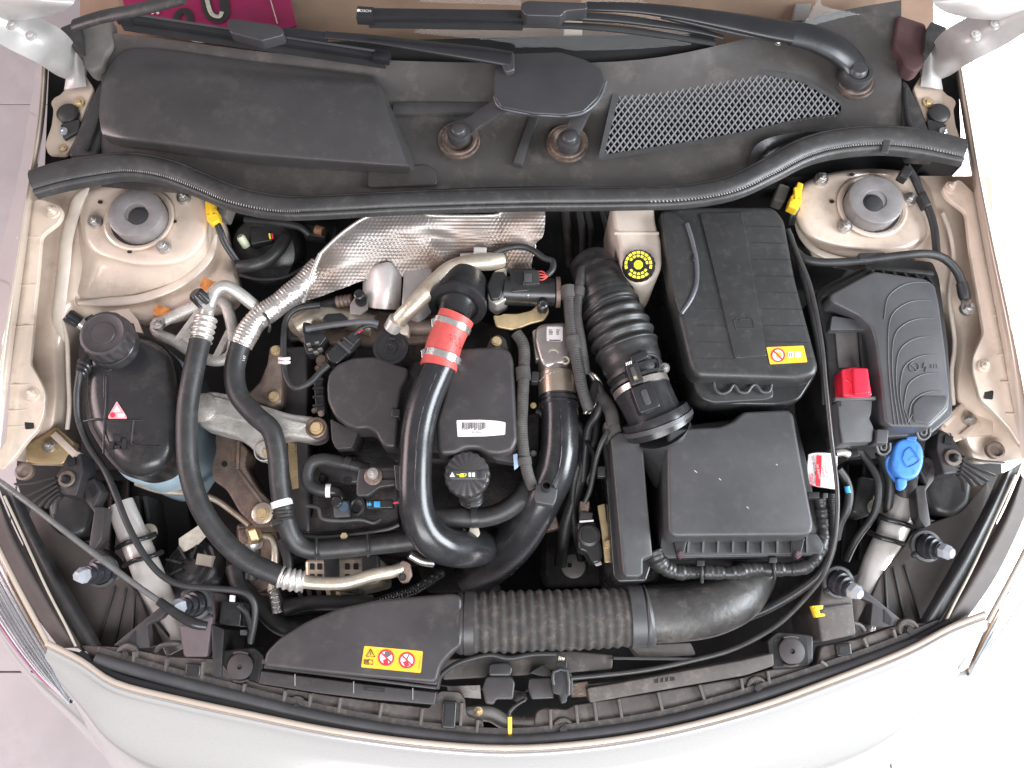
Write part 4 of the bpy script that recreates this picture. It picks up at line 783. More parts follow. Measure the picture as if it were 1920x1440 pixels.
prism('warning_mark', [(848, 885), (853, 894), (843, 894)], z, -.0004, 'white_print', oc); sheet('warning_mark', [(848, 888.5), (849, 892), (847, 892)], z+.0003, 'print_black', oc)
for x in (881, 888): prism('book_mark', rp(rect(x, 890, 5, 8), 1), z, -.0004, 'white_print', oc)
for x in (896, 899, 902): bar('grip_line', (x, 882, z), (x, 898, z), 1, .001, 'plastic_smooth', oc)
tube('filler_neck', [(880, 900, .86), (882, 915, .845), (884, 935, .82)], 22, 'plastic', oc, 20, 6, (lambda s, L: 1+.1*math.sin(s*.8), 1.5))
# coolant pipe under the oil cap
cp = thing('coolant_pipe', 'black rubber coolant pipe below the oil filler cap', 'hose')
tube('pipe', [(812, 972, .82), (860, 970, .82), (905, 970, .82), (945, 958, .825), (975, 935, .83), (995, 905, .82)], 19, 'hose_rubber', cp, 18)
tube('holder', [(884, 970, .822), (896, 969, .822)], 21, 'plastic', cp, 18); prism('clip_tail', [(882, 985), (896, 985), (900, 1000), (890, 1016), (878, 1000)], .815, -.01, 'cream_dull', cp, 2, 3); prism('clip_tail', [(868, 990), (880, 998), (874, 1004)], .81, -.008, 'cream_dull', cp, 1)
prism('clip_tab', rect(888, 944, 14, 12), .845, -.02, 'plastic_grey', cp, 2)
# ================================================================ charge pipe with red coupler
ch = thing('charge_pipe', 'big black intercooler pipe sweeping down over the engine cover', 'pipe')
tube('pipe', [(836, 664, .915, 31), (818, 700, .915, 31.5), (797, 752, .912, 31.5), (784, 806, .908, 31), (779, 864, .904, 31), (778, 920, .896, 32), (784, 966, .883, 33), (803, 1003, .865, 34), (837, 1025, .835, 35), (878, 1029, .79, 35), (912, 1021, .72, 34), (930, 1007, .64, 33)], 32, 'pipe_black', ch, 30, 8)
tube('mould_seam', [(818, 700, .9435), (797, 752, .9405), (784, 806, .9362), (779, 864, .9322), (778, 920, .925), (784, 966, .912)], 1.2, 'pipe_black', ch, 6, 8)
f_ = prism('foot', [(738, 870), (762, 874), (764, 920), (742, 918)], .915, -.03, 'pipe_black', ch, 4, 4)
mb = prism('mount_tab', [(672, 878), (700, 876), (742, 874), (742, 910), (712, 914), (690, 930), (668, 930), (668, 905)], .875, -.012, 'plastic_warm', ch, 3, 5)
lathe('bush', (700, 893, .878), [(17, -2), (17, 2), (13, 4), (0, 4)], 'bronze_cast', mb); bolt((699, 888, .886), 11, 'pipe_alu', mb, 'hex')
bar('rib', (715, 880, .881), (740, 880, .881), 3, .008, 'plastic_warm', mb); bar('rib', (715, 902, .881), (740, 902, .881), 3, .008, 'plastic_warm', mb)
tube('end_collar', [(768, 1040, .80), (790, 1052, .79), (812, 1056, .78)], 8, 'steel', ch, 12)
rc = thing('pipe_coupler', 'red silicone pipe coupler with two steel band clamps', 'coupler')
tube('sleeve', [(856, 594, .925, 34.5), (843, 622, .922, 33.5), (832, 650, .919, 33.5), (822, 690, .915, 35)], 37, 'red_silicone', rc, 32, 8)
for a, b in (((850, 606, .924), (846, 616, .9225)), ((831, 664, .9185), (827, 676, .917))):
    tube('clamp', [a, b], 36.3, 'steel_bright', rc, 32); prism('clamp_screw', rp([(a[0]-42, a[1]-8), (a[0]-32, a[1]-12), (a[0]-29, a[1]+3), (a[0]-40, a[1]+8)], 2), a[2]+.012, -.012, 'steel_bright', rc, 2)
for i, s_ in enumerate(('A 203', '607 528', '09 04 4B')): text('print', s_, (846+i*8, 634+i*5, .9535-.0022*i), 5, 'print_dark_red', rc, 82)
dm = thing('pipe_resonator', 'black round flanged resonator above the red coupler', 'resonator')
axd = P(848, 606, .925)-P(868, 530, .885)
lathe('body', (868, 530, .885), [(44, -6), (47, 0), (47, 50), (54, 52), (55, 58), (54, 62), (40, 63), (38, 60), (34, 60), (33, 66), (30, 70), (29, 100), (0, 100)], 'plastic_smooth', dm, axd, 48)
tube('clip', [(838, 540, .915), (852, 528, .92), (872, 522, .918), (888, 530, .912)], 2, 'steel', dm, 8)
# ================================================================ round plug, sensors and small looms on the engine
rpg = thing('round_plug', 'flat round black rubber plug beside the engine cover', 'plug')
lathe('disc', (733, 653, .88), [(33, -3), (34, 0), (33, 4), (27, 4.5), (26, 3), (13, 3), (12, 5), (6, 5), (5, 4), (0, 4)], 'plastic_smooth', rpg); prism('notch', rp(rect(736, 634, 12, 5, 4), 1), .887, -.003, 'plastic', rpg, 1)
ds = thing('pressure_sensor', 'black pressure sensor with angled plug above the left cover lobe', 'sensor')
prism('sensor_body', [(610, 662), (640, 634), (662, 652), (632, 682), (616, 676)], .88, -.03, 'plastic_smooth', ds, 3, 4); prism('plug', [(640, 640), (660, 622), (676, 634), (656, 656)], .886, -.02, 'plastic', ds, 3, 3)
sheet('plug_window', ell(627, 656, 5), .8805, 'void', ds); bar('latch', (634, 640, .884), (656, 660, .884), 6, .006, 'plastic_grey', ds, 1); bar('latch', (644, 632, .889), (662, 646, .889), 3, .004, 'plastic_grey', ds, 1)
tube('lead', [(664, 628, .882), (676, 616, .885), (690, 610, .888), (704, 612, .885), (708, 618, .875)], 5, 'cable', ds, 10); tube('red_wire', [(672, 624, .886), (680, 618, .887)], 1.5, 'red_plastic', ds, 6)
bolt((604, 676, .845), 12, 'bronze_cast', ds, 'torx')
vs = thing('solenoid_block', 'small black solenoid block with pale hose above the engine cover', 'solenoid')
prism('block', [(566, 610), (580, 604), (584, 616), (604, 620), (612, 632), (600, 648), (570, 645)], .885, -.04, 'plastic_smooth', vs, 3, 3); prism('block', [(568, 644), (600, 640), (604, 660), (575, 664)], .868, -.03, 'plastic', vs, 3, 3); prism('cap', rp(rect(574, 613, 14, 18, 5), 3), .893, -.03, 'plastic_smooth', vs, 2)
for x, y in ((578, 645), (594, 642), (582, 655), (592, 660), (600, 654)): prism('pin', rp(rect(x, y, 8, 4, -12), 1), .886, -.01, 'steel', vs)
tube('vacuum_hose', [(574, 617, .897), (610, 611, .90), (650, 606, .902), (690, 603, .902), (708, 607, .895)], 6, 'hose_grey', vs, 10)
prism('cap_cover', [(604, 598), (612, 588), (640, 586), (652, 596), (640, 606), (612, 608)], .852, -.03, 'plastic_smooth', vs, 4, 4)
lm = thing('sensor_loom', 'thin black looped wiring loom left of the engine cover', 'cable')
tube('cable', [(600, 572, .862), (560, 578, .868), (538, 596, .87), (532, 630, .872), (532, 670, .874), (536, 705, .876), (552, 727, .878), (580, 718, .88), (600, 698, .882), (616, 684, .882)], 6, 'cable', lm, 12)
for y in (672, 679): tube('white_clip', [(524, y, .872), (534, y+1, .882), (542, y, .872)], 3.4, 'label_white', lm, 8)
# fuel filter group
ff = thing('fuel_filter_bracket', 'dark bracket with fuel hose, valve and blue clip connector', 'bracket')
prism('tray', [(582, 850), (740, 852), (748, 1000), (700, 1004), (690, 992), (600, 1000), (566, 1005), (568, 980), (585, 965)], .79, -.04, 'iron', ff, 5, 8)
prism('plate', [(594, 860), (668, 855), (672, 905), (600, 908)], .815, -.02, 'plastic_warm', ff, 4, 6); bolt((606, 898, .818), 9, 'iron', ff, 'torx'); sheet('hole', ell(652, 866, 9, 7), .8155, 'void', ff); sheet('hole', ell(652, 900, 9, 7), .8155, 'void', ff)
tube('fuel_hose', [(690, 880, .842), (668, 874, .845), (640, 868, .848), (610, 862, .848), (586, 868, .846), (576, 888, .843), (580, 908, .84), (598, 918, .838), (618, 920, .836)], 12, 'hose_rubber', ff, 16)
tube('hose_clip', [(646, 868, .849), (658, 871, .848)], 14, 'plastic', ff, 14); tube('white_band', [(611, 920, .838), (620, 920, .837)], 13, 'label_white', ff, 14); tube('elbow', [(620, 920, .836), (634, 924, .834), (638, 940, .83)], 11, 'plastic_smooth', ff, 12)
prism('valve_plate', [(624, 938), (654, 938), (656, 968), (626, 970)], .838, -.05, 'plastic_grey', ff, 3, 3); lathe('valve', (634, 944, .84), [(10, 0), (10, 14), (8, 16), (0, 16)], 'plastic_smooth', ff, (.0, .1, 1), 20); lathe('valve', (646, 951, .838), [(9, -2), (9, 8), (0, 8)], 'valve_blue', ff, seg=20)
tube('rail', [(575, 948, .82), (596, 952, .825), (604, 972, .825), (640, 976, .825), (676, 974, .825), (700, 980, .82), (712, 974, .815)], 4, 'plastic_grey', ff, 8); tube('rail', [(566, 1006, .80), (600, 1008, .80), (650, 1004, .80), (720, 994, .80), (748, 984, .80)], 4, 'plastic_grey', ff, 8)
lathe('ring_cap', (672, 950, .825), [(18, -6), (18, 4), (14, 6), (12, 3), (0, 3)], 'plastic', ff, (-.5, 0, 1)); prism('connector', rp(rect(712, 945, 50, 16, -2), 3), .845, -.02, 'plastic_smooth', ff, 2)
prism('blue_clip', rp(rect(707, 945, 12, 11), 2), .847, -.006, 'clip_blue', ff, 1); prism('arrow_mark', [(688, 943), (693, 943), (693, 940), (697, 946), (693, 950), (693, 948), (688, 948)], .8458, -.0006, 'clip_blue', ff); tube('lead', [(736, 943, .84), (750, 941, .84)], 3, 'print_red', ff, 8)
tube('drain_line', [(570, 1010, .80), (660, 1012, .80), (690, 1008, .80)], 3, 'cable', ff, 8); lathe('nut', (646, 1006, .805), [(7, -4), (7, 6), (0, 6)], 'gold_zinc', ff, seg=6)
# ================================================================ valve motor, throttle body
vm = thing('valve_motor', 'black valve actuator with red wires behind the engine', 'actuator')
prism('gear_case', [(915, 530), (928, 505), (950, 500), (952, 560), (930, 572), (914, 560)], .90, -.05, 'pipe_alu', vm, 5, 6); prism('gear_cover', [(912, 535), (925, 508), (946, 508), (950, 525), (938, 560), (920, 562)], .908, -.03, 'plastic_smooth', vm, 4, 6)
tube('motor', [(946, 545, .885), (985, 547, .885), (1040, 548, .885)], 27, 'plastic_smooth', vm, 26); tube('end_ring', [(1042, 548, .885), (1050, 548, .885)], 29, 'bronze_cast', vm, 26)
prism('housing', [(956, 504), (1004, 502), (1008, 535), (990, 545), (958, 548)], .912, -.03, 'plastic_smooth', vm, 4, 4); prism('connector', [(982, 506), (1010, 506), (1012, 532), (984, 534)], .922, -.02, 'plastic', vm, 2, 2); bar('latch', (990, 512, .924), (990, 528, .924), 14, .005, 'plastic_grey', vm, 1)
prism('connector_lip', rect(992, 530, 22, 7), .92, -.02, 'plastic_grey', vm, 1)
for y in (509, 514, 519, 524): tube('red_wire', [(1010, y, .918), (1018, y+.5, .92), (1028, 517, .92)], 1.6, 'red_silicone', vm, 6)
tube('lead', [(1026, 516, .92), (1036, 505, .92), (1036, 490, .918), (1020, 484, .915), (1000, 470, .91), (975, 462, .91), (940, 468, .912), (920, 478, .91)], 6, 'cable', vm, 12)
bolt((990, 552, .905), 6, 'steel', vm, 'round'); bolt((1034, 562, .88), 8, 'bronze_cast', vm, 'torx')
gb = thing('pressed_bracket', 'gold coloured pressed steel bracket in front of the valve actuator', 'bracket')
prism('plate', [(924, 590), (936, 592), (944, 588), (970, 588), (996, 582), (1010, 568), (1026, 570), (1030, 584), (1020, 600), (995, 606), (975, 614), (960, 618), (930, 612)], .882, -.005, 'gold_zinc', gb, 2, 5)
lathe('ball_stud', (1017, 580, .886), [(10, 0), (10, 5), (7, 6), (7, 16), (9, 17), (9, 24), (6, 26), (0, 22)], 'plastic_smooth', gb, seg=20)
tbd = thing('throttle_body', 'silver throttle body with code sticker above the intake pipe', 'throttle body')
prism('housing', [(1004, 612), (1020, 604), (1062, 602), (1072, 620), (1074, 660), (1060, 682), (1022, 690), (1012, 676), (1002, 640)], .885, -.07, 'steel_satin', tbd, 9, 8)
prism('flange', [(998, 620), (1012, 612), (1018, 670), (1004, 675)], .872, -.03, 'steel_satin', tbd, 4, 4)
st = prism('code_sticker', rp(rect(1040, 626, 30, 27, 1), 2), .8858, -.0006, 'label_white', tbd)
bm = bmesh.new()
for cx in (1033, 1047):
    for i in range(4):
        bm.faces.new([bm.verts.new(P(a, b, .8861)) for a, b in ((cx-4, 618+i*2.6), (cx+random.choice((1, 3, 4)), 618+i*2.6), (cx+random.choice((1, 3, 4)), 619.4+i*2.6), (cx-4, 619.4+i*2.6))])
mk('print', bm, 'print_grey', st, 0, False); bar('print_bar', (1030, 638, .8862), (1051, 638, .8862), 2, .0003, 'print_black', st)
for x, y, r in ((1037, 668, 12), (1060, 678, 8)): lathe('port', (x, y, .868), [(r, 0), (r, 16), (r*.75, 17), (r*.5, 15), (r*.45, 4), (0, 4)], 'cream_dull', tbd, (-.02, -.15, 1), 24)
tube('snout', [(1038, 668, .85, 30), (1042, 700, .852, 33), (1045, 738, .852, 35)], 33, 'steel_satin', tbd, 28); tube('snout_band', [(1044, 702, .853), (1046, 742, .853)], 36, 'gold_satin', tbd, 30); tube('wire_clip', [(1012, 714, .868), (1030, 700, .884), (1055, 698, .886), (1078, 712, .868)], 2, 'steel', tbd, 8)
sheet('hole', ell(1051, 728, 3, 2), .8865, 'void', tbd)
rpz = thing('intake_pipe', 'black plastic intake pipe bending from the throttle body into the dark', 'pipe')
tube('pipe', [(1046, 738, .852, 36), (1049, 762, .852, 35), (1050, 800, .850, 35), (1048, 850, .845, 36), (1038, 892, .835, 37), (1018, 930, .82, 38), (996, 970, .79, 39), (966, 1014, .745, 40), (930, 1050, .69, 40), (886, 1078, .62, 40)], 36, 'pipe_black', rpz, 30, 8)
for y in (748, 757): tube('bead', [(1048, y, .852), (1048, y+5, .852)], 38, 'pipe_black', rpz, 30)
tube('mould_seam', [(1051, 765, .886), (1053, 800, .884), (1052, 850, .880), (1044, 890, .872), (1024, 930, .86)], 1.4, 'pipe_black', rpz, 6, 8)
sp_ = prism('port_saddle', [(1006, 908), (1020, 904), (1030, 912), (1046, 916), (1044, 934), (1038, 948), (1004, 942), (1000, 930)], .878, -.03, 'plastic_grey', rpz, 3, 3); lathe('spigot', (1024, 916, .874), [(10, 0), (9, 22), (7, 22), (6, 2), (0, 2)], 'plastic_smooth', sp_, (.0, .1, 1), 20)
wt = prism('cable_flag', [(996, 1024), (1004, 1012), (1010, 1008), (1006, 1020), (999, 1028)], .75, -.002, 'label_white'); tag(wt, 'tiny white cable flag below the intake pipe', 'tag')
pl = thing('hose_plug', 'pale oval plug lying deep below the actuator', 'plug'); lathe('plug', (1075, 1062, .62), [(22, -4), (22, 3), (18, 5), (0, 5)], 'pad_metal', pl); sheet('plug_mark', rect(1068, 1060, 8, 8), .627, 'void', pl)
# looms between cover and ducts
def loom(name, lab, pts, r, m='loom', ribs=True, cuffs=()):
    t = thing(name, lab, 'cable'); tube('sleeve', pts, r, m, t, 14, 8, (lambda s, L: 1+.045*math.sin(s*2*math.pi/4.2), 1.1) if ribs else None)
    for a, b in cuffs: tube('cuff', [a, b], r*1.28, 'cloth_tape', t, 14)
    return t
loom('wiring_loom', 'ribbed wiring loom running down beside the throttle body', [(1066, 548, .915), (1070, 600, .912), (1076, 650, .91), (1084, 690, .905), (1092, 730, .90), (1104, 768, .885)], 11, cuffs=(((1064, 538, .915), (1067, 560, .914)), ((1074, 632, .912), (1078, 656, .911))))
loom('wiring_loom', 'second ribbed loom crossing over the throttle body edge', [(1092, 505, .905), (1086, 540, .915), (1082, 590, .915), (1090, 640, .912), (1096, 680, .90), (1098, 700, .89)], 9, cuffs=(((1086, 540, .915), (1084, 556, .915)),))
loom('wiring_loom', 'dusty taped loom along the right edge of the engine cover', [(968, 625, .88), (982, 650, .88), (982, 700, .88), (980, 750, .878), (978, 800, .875), (982, 850, .87), (990, 890, .86), (1000, 915, .85)], 11, 'cloth_tape', cuffs=(((980, 690, .88), (982, 712, .88)), ((982, 858, .869), (984, 872, .867))))
loom('wiring_loom', 'black loom curling in front of the throttle body toward the gearbox', [(1104, 768, .88), (1112, 740, .87), (1118, 720, .865), (1128, 742, .86), (1120, 775, .85), (1104, 800, .83), (1098, 840, .80), (1092, 900, .76)], 8, 'cable', False)
wb = thing('wire_bundle', 'bundle of thin bare cables curling beside the throttle body', 'cable')
for i in range(5): tube('wire', [(1098+i*4, 690+i*3, .87), (1112+i*4, 715+i*2, .86), (1112+i*3, 745, .85), (1094+i*3, 775, .83)], 3, ('cable', 'stained_alu', 'cable', 'bronze_cast', 'pipe_alu')[i], wb, 8)
bc = prism('blue_clip', rp([(962, 852), (970, 850), (972, 874), (964, 880)], 2), .875, -.01, 'clip_blue_dull', None, 1); tag(bc, 'small pale blue clip at the corner of the engine cover', 'clip')
# ================================================================ dark upper-left corner: booster, lines, connectors
bo = thing('brake_booster', 'black round brake booster tucked under the scuttle seal', 'booster')
lathe('drum', (498, 470, .80), [(66, -40), (66, 0), (60, 10), (40, 16), (22, 17), (0, 18)], 'plastic_smooth', bo, (-.1, -.5, .8)); prism('connector_block', [(468, 425), (505, 420), (512, 450), (470, 458)], .84, -.04, 'plastic', bo, 3, 4)
lathe('port', (456, 452, .84), [(8, -12), (8, 8), (6, 12), (0, 12)], 'port_cream', bo, (-.2, .3, .6), 16)
tube('hose', [(448, 500, .86), (470, 498, .865), (500, 488, .862), (522, 468, .855), (534, 448, .84)], 12, 'hose_rubber', bo, 14); prism('connector_block', rp(rect(590, 432, 44, 20, 10), 4), .84, -.03, 'plastic', bo, 3); tube('copper_plug', [(592, 430, .85), (606, 434, .85)], 9, 'rust', bo, 12)
tube('line', [(450, 515, .84), (490, 524, .84), (540, 518, .845), (590, 488, .85), (622, 455, .85), (630, 430, .84)], 4, 'cable', bo, 10); tube('lead', [(460, 412, .84), (520, 418, .85), (560, 425, .85), (580, 440, .84)], 7, 'cable', bo, 10)
for x, c_ in ((505, 'yellow_print'), (510, 'red_plastic')): tube('wire', [(x, 438, .85), (x+2, 448, .848)], 1.8, c_, bo, 6)
for i, (x, m_) in enumerate(((1060, 'iron'), (1086, 'cable'), (1100, 'iron'), (1128, 'cable'), (1135, 'iron'))): 
    t = tube('brake_line', [(x, 395, .80), (x+4+i*2, 440, .78), (x+10-i*4, 500, .74)], 9-i, m_, None, 10); tag(t, ('thick dark pipe nearest the heat shield under the seal', 'black cable second from the heat shield under the seal', 'dark pipe midway between heat shield and fluid reservoir', 'black cable second from the fluid reservoir', 'thin dark pipe nearest the fluid reservoir')[i], 'pipe', 'pipes in the dark gap under the seal')
tf = loft('foil_flap', [[(1000, 445, .87), (1005, 470, .87), (985, 505, .86)], [(985, 450, .875), (988, 475, .875), (970, 510, .86)]], 'heat_foil', None, 4, .001); tag(tf, 'small torn foil flap at the lower corner of the heat shield', 'foil')
# more dark clutter between the ducts
for i in range(5): bar('gearbox_rib', (1030+i*38, 930+i*3, .556), (1026+i*40, 1080, .553), 8, .03, 'iron', eng, 2)
tube('breather_line', [(1006, 770, .80), (1086, 800, .80), (1094, 860, .78), (1080, 920, .74), (1060, 990, .70), (1050, 1060, .66)], 12, 'hose_rubber', eng, 12)
tube('breather_line', [(1118, 780, .80), (1112, 830, .79), (1082, 880, .77), (1074, 960, .72), (1090, 1050, .66)], 8, 'cable', eng, 10)
prism('shift_bracket', [(1000, 965), (1040, 955), (1050, 990), (1010, 1000)], .69, -.03, 'bronze_cast', eng, 3, 4); bolt((1024, 976, .693), 8, 'gold_zinc', eng, 'torx')
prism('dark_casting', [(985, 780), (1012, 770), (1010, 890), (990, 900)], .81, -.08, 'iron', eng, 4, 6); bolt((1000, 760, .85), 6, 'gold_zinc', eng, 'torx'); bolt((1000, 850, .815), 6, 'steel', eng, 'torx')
tube('starter_conduit', [(690, 1138, .71), (730, 1122, .71), (780, 1104, .70), (830, 1072, .68)], 9, 'plastic_smooth', eng, 12, 6, (lambda s, L: 1+.10*math.sin(s*1.2), 1.2))
prism('sump_casting', [(780, 1060), (930, 1060), (940, 1110), (800, 1112)], .60, -.1, 'iron', eng, 8, 10)
for x, y in ((560, 1070), (545, 1100)): lathe('pulley', (x, y, .66), [(34, -8), (34, 2), (28, 3), (26, -2), (12, -2), (10, 4), (0, 4)], 'iron', eng, (1, -.2, .6), 28)
tube('belt_guard', [(528, 1010, .72), (540, 1050, .71), (538, 1100, .70)], 10, 'plastic', eng, 10)
loom('wiring_loom', 'short taped loom entering the top of the control unit', [(1118, 735, .85), (1134, 752, .86), (1146, 775, .868), (1150, 800, .87)], 13, 'cloth_tape', False)
prism('fir_clip', rp(rect(1003, 706, 14, 20, 4), 3), .875, -.02, 'plastic', eng, 2)
for x, y, z_ in ((602, 775, .86), (596, 690, .84), (590, 770, .83)): bolt((x, y, z_), 6, 'bronze_cast', eng, 'torx')
prism('rocker_edge', [(586, 700), (604, 698), (610, 770), (592, 775)], .84, -.05, 'plastic_smooth', eng, 3, 4)
for i in range(4): bar('rocker_rib', (586, 712+i*16, .845), (606, 710+i*16, .845), 3, .01, 'plastic', eng)
# ================================================================ RIGHT: brake fluid reservoir
br = thing('fluid_reservoir', 'cream brake fluid reservoir with yellow printed black cap', 'reservoir')
prism('body', [(1146, 372), (1226, 372), (1230, 420), (1240, 445), (1242, 500), (1230, 522), (1205, 534), (1180, 526), (1166, 504), (1160, 450), (1150, 420)], .925, .78, 'cream_plastic', br, 8, 12)
bar('step', (1152, 436, .9275), (1236, 436, .9275), 5, .004, 'cream_plastic', br, 2)
bc = lathe('cap', (1197, 500, .928), [(30, -6), (31, 0), (30, 12), (28, 14), (0, 14.5)], 'plastic_smooth', br, seg=72, teeth=(18, 1, (1, 2)))
zc = .9425
def arc(r0, r1, a0, a1, m, par, cx=1197, cy=496.5, zz=zc, n=10):
    pts = [(cx+r1*math.cos(math.radians(a0+(a1-a0)*i/n)), cy+r1*math.sin(math.radians(a0+(a1-a0)*i/n))) for i in range(n+1)]+[(cx+r0*math.cos(math.radians(a1-(a1-a0)*i/n)), cy+r0*math.sin(math.radians(a1-(a1-a0)*i/n))) for i in range(n+1)]
    return sheet('cap_print', pts, zz, m, par)
for i in range(18):
    a = i*20; arc(21, 26, a+1.5, a+17.5, 'yellow_print', bc, n=3) if i not in (1, 7) else None
for i in range(14):
    a = i*25.7; arc(14.5, 19, a+2, a+21, 'yellow_print', bc, n=3) if i not in (0, 6, 7) else None
sheet('cap_print', [(1197+9*math.cos(math.radians(22.5+45*i)), 496.5+9*math.sin(math.radians(22.5+45*i))) for i in range(8)], zc, 'yellow_print', bc); arc(4.2, 5.2, 0, 359, 'olive_print', bc, zz=zc+.0003, n=20)
# ================================================================ battery box
bb = thing('battery_box', 'large black battery box with stepped lid and orange sticker', 'battery box')
lid = prism('lid', [(1238, 392), (1290, 386), (1452, 386), (1472, 410), (1492, 520), (1516, 610), (1537, 688), (1530, 704), (1500, 712), (1308, 706), (1294, 684), (1272, 590), (1258, 520), (1244, 450)], .935, .89, 'plastic_lid', bb, 12, 12, 1, 4)
prism('tray', [(1240, 410), (1460, 400), (1534, 700), (1500, 752), (1460, 760), (1330, 758), (1302, 738), (1285, 680)], .89, .60, 'plastic_smooth', bb, 6, 14)
prism('raised_panel', [(1312, 400), (1392, 397), (1438, 667), (1379, 672)], .9385, -.006, 'plastic_lid', lid, 1.5, 3)
for i in range(9):
    y = 424+i*31; x0 = 1395+i*5.2; x1 = 1472+i*7.4
    bar('groove', (x0+8, y, .9357), (x1-6, y+1, .9357), 1.2, .001, 'plastic', lid); xl = 1262+i*5.5+(30 if 1 < i < 6 else 4)
    if i > 4: bar('groove', (xl+6, y, .9357), (1318+i*7.2, y+1, .9357), 1.2, .001, 'plastic', lid)
fp = prism('flap', [(1241, 396), (1268, 400), (1288, 418), (1298, 452), (1308, 500), (1306, 540), (1292, 570), (1275, 590), (1266, 560), (1256, 505), (1248, 450)], .950, -.03, 'plastic_lid', lid, 4, 8)
tube('flap_edge', [(1288, 420, .9505), (1298, 452, .951), (1306, 492, .951), (1306, 530, .951), (1296, 560, .9505), (1277, 588, .948)], 4.5, 'edge_sheen', lid, 10); prism('latch', rp(rect(1304, 476, 8, 26, 8), 2), .954, -.008, 'plastic', lid, 1)  # lighter edge tube paints the light streak on the flap
prism('front_shelf', [(1298, 702), (1448, 708), (1452, 744), (1440, 750), (1340, 756), (1316, 748), (1302, 730)], .898, -.05, 'plastic_lid', bb, 4, 9)
tube('scallop_edge', [(1338, 716, .9045), (1341, 730, .9045), (1352, 738, .9045), (1366, 734, .9045), (1376, 722, .9055), (1386, 734, .9045), (1400, 736, .9045), (1410, 724, .9055), (1418, 722, .9055), (1428, 734, .9045), (1442, 734, .9045), (1447, 718, .9045)], 3, 'plastic_grey', bb, 8, 8)
bar('lid_front', (1300, 702, .912), (1515, 700, .912), 14, .03, 'plastic_lid', bb, 5)
tube('battery_mark', [(1376, 600, .939), (1380, 600, .939), (1380, 597, .939), (1386, 597, .939), (1386, 600, .939), (1402, 598, .939), (1402, 595, .939), (1408, 595, .939), (1408, 598, .939), (1411, 598, .939), (1414, 615, .939), (1380, 617, .939), (1376, 600, .939)], .8, 'plastic_grey', lid, 6, 1)
so = prism('warning_sticker', [(1437, 651), (1507, 648), (1514, 679), (1444, 683)], .9362, -.0006, 'label_orange', lid, 0, 2); zo = .9368
def ban(cx, cy, r, par, zz, mk_=True):
    sheet('sticker_disc', ell(cx, cy, r), zz, 'label_white', par)
    pts = ell(cx, cy, r*.9, n=28); tube('ban_ring', [(x, y, zz+.0004) for x, y in pts], r*.1, 'print_red', par, 6, 2, closed=True, flat=.2)
    bar('ban_bar', (cx-r*.6, cy-r*.6, zz+.0007), (cx+r*.6, cy+r*.6, zz+.0007), r*.2, .0006, 'print_red', par)
ban(1459, 666, 13, so, zo); prism('flame_mark', [(1455, 661), (1462, 659), (1466, 664), (1462, 672), (1456, 671)], zo+.0003, -.0002, 'label_orange', so)
for x in (1483, 1496): prism('book_mark', rp(rect(x, 665, 11, 11, -2), 1), zo+.0001, -.0004, 'label_white', so)
for x in (1480, 1484): bar('book_line', (x, 661, zo+.0004), (x, 669, zo+.0004), 1.2, .0002, 'print_black', so)
# ================================================================ air filter box
ab = thing('air_filter_box', 'big dark grey air filter box with ribbed lower rim', 'air box')
prism('lid', [(1252, 812), (1258, 804), (1300, 802), (1350, 800), (1378, 788), (1394, 772), (1478, 768), (1488, 776), (1504, 870), (1526, 984), (1522, 1000), (1508, 1004), (1264, 1006), (1254, 996), (1252, 900)], .900, .845, 'plastic_grey', ab, 6, 8, 5, 4)
prism('base', [(1238, 850), (1262, 800), (1490, 770), (1515, 870), (1545, 1020), (1540, 1042), (1248, 1048), (1236, 1030)], .838, .60, 'plastic', ab, 4, 8)
prism('rim', [(1240, 1004), (1532, 1000), (1546, 1022), (1541, 1038), (1248, 1044), (1238, 1028)], .846, -.012, 'plastic_grey', ab, 2, 5)
for i in range(9): bar('rib', (1293+i*27.5, 1003, .860), (1290+i*28, 1036, .852), 4, .03, 'plastic_grey', ab)
for x in (1276, 1496):
    e_ = prism('screw_ear', [(x-14, 1008), (x+14, 1008), (x+5, 1044), (x, 1050), (x-5, 1044)], .858, -.016, 'plastic', ab, 2, 3); bolt((x, 1040, .860), 7, 'screw_plum', e_, 'torx', 'screw')
for x, y, l_ in ((1302, 882, 5), (1348, 897, 4), (1455, 870, 3), (1400, 950, 4)): bar('scratch', (x, y, .9004), (x+l_, y+l_*.8, .9004), .8, .0002, 'label_white', ab)
# ================================================================ inlet duct with bellows and air sensor
du = thing('air_duct', 'black corrugated rubber air duct from turbo to air filter box', 'duct')
def dprof(s, L):
    f = s/L
    return 1+.055*math.sin((s)*2*math.pi/21) if .40 < f < .72 else 1+.012*math.sin(s*2*math.pi/24)
tube('rubber_duct', [(1106, 494, .862, 40), (1122, 524, .876, 47), (1138, 560, .885, 51), (1152, 594, .89, 54), (1164, 628, .892, 59), (1178, 664, .893, 58), (1192, 700, .893, 53), (1203, 730, .893, 50)], 50, 'duct_rubber', du, 36, 8, (dprof, 1.3))
for dx, dz in ((-24, .026), (2, .0405), (26, .029)): tube('strip', [(1122+dx*.9, 524, .876+dz*1.13), (1138+dx, 560, .885+dz*1.22), (1153+dx*1.1, 596, .89+dz*1.27)], 2.2, 'duct_rubber', du, 8)
for (x, y, z_), (x2, y2, z2), r_ in (((1118, 515, .872), (1121, 520, .874), 47.5), ((1128, 536, .879), (1130, 541, .88), 50), ((1137, 557, .8845), (1139, 562, .885), 52.5), ((1146, 579, .8875), (1148, 584, .888), 54.5)): tube('ring_rib', [(x, y, z_), (x2, y2, z2)], r_, 'duct_rubber', du, 36)
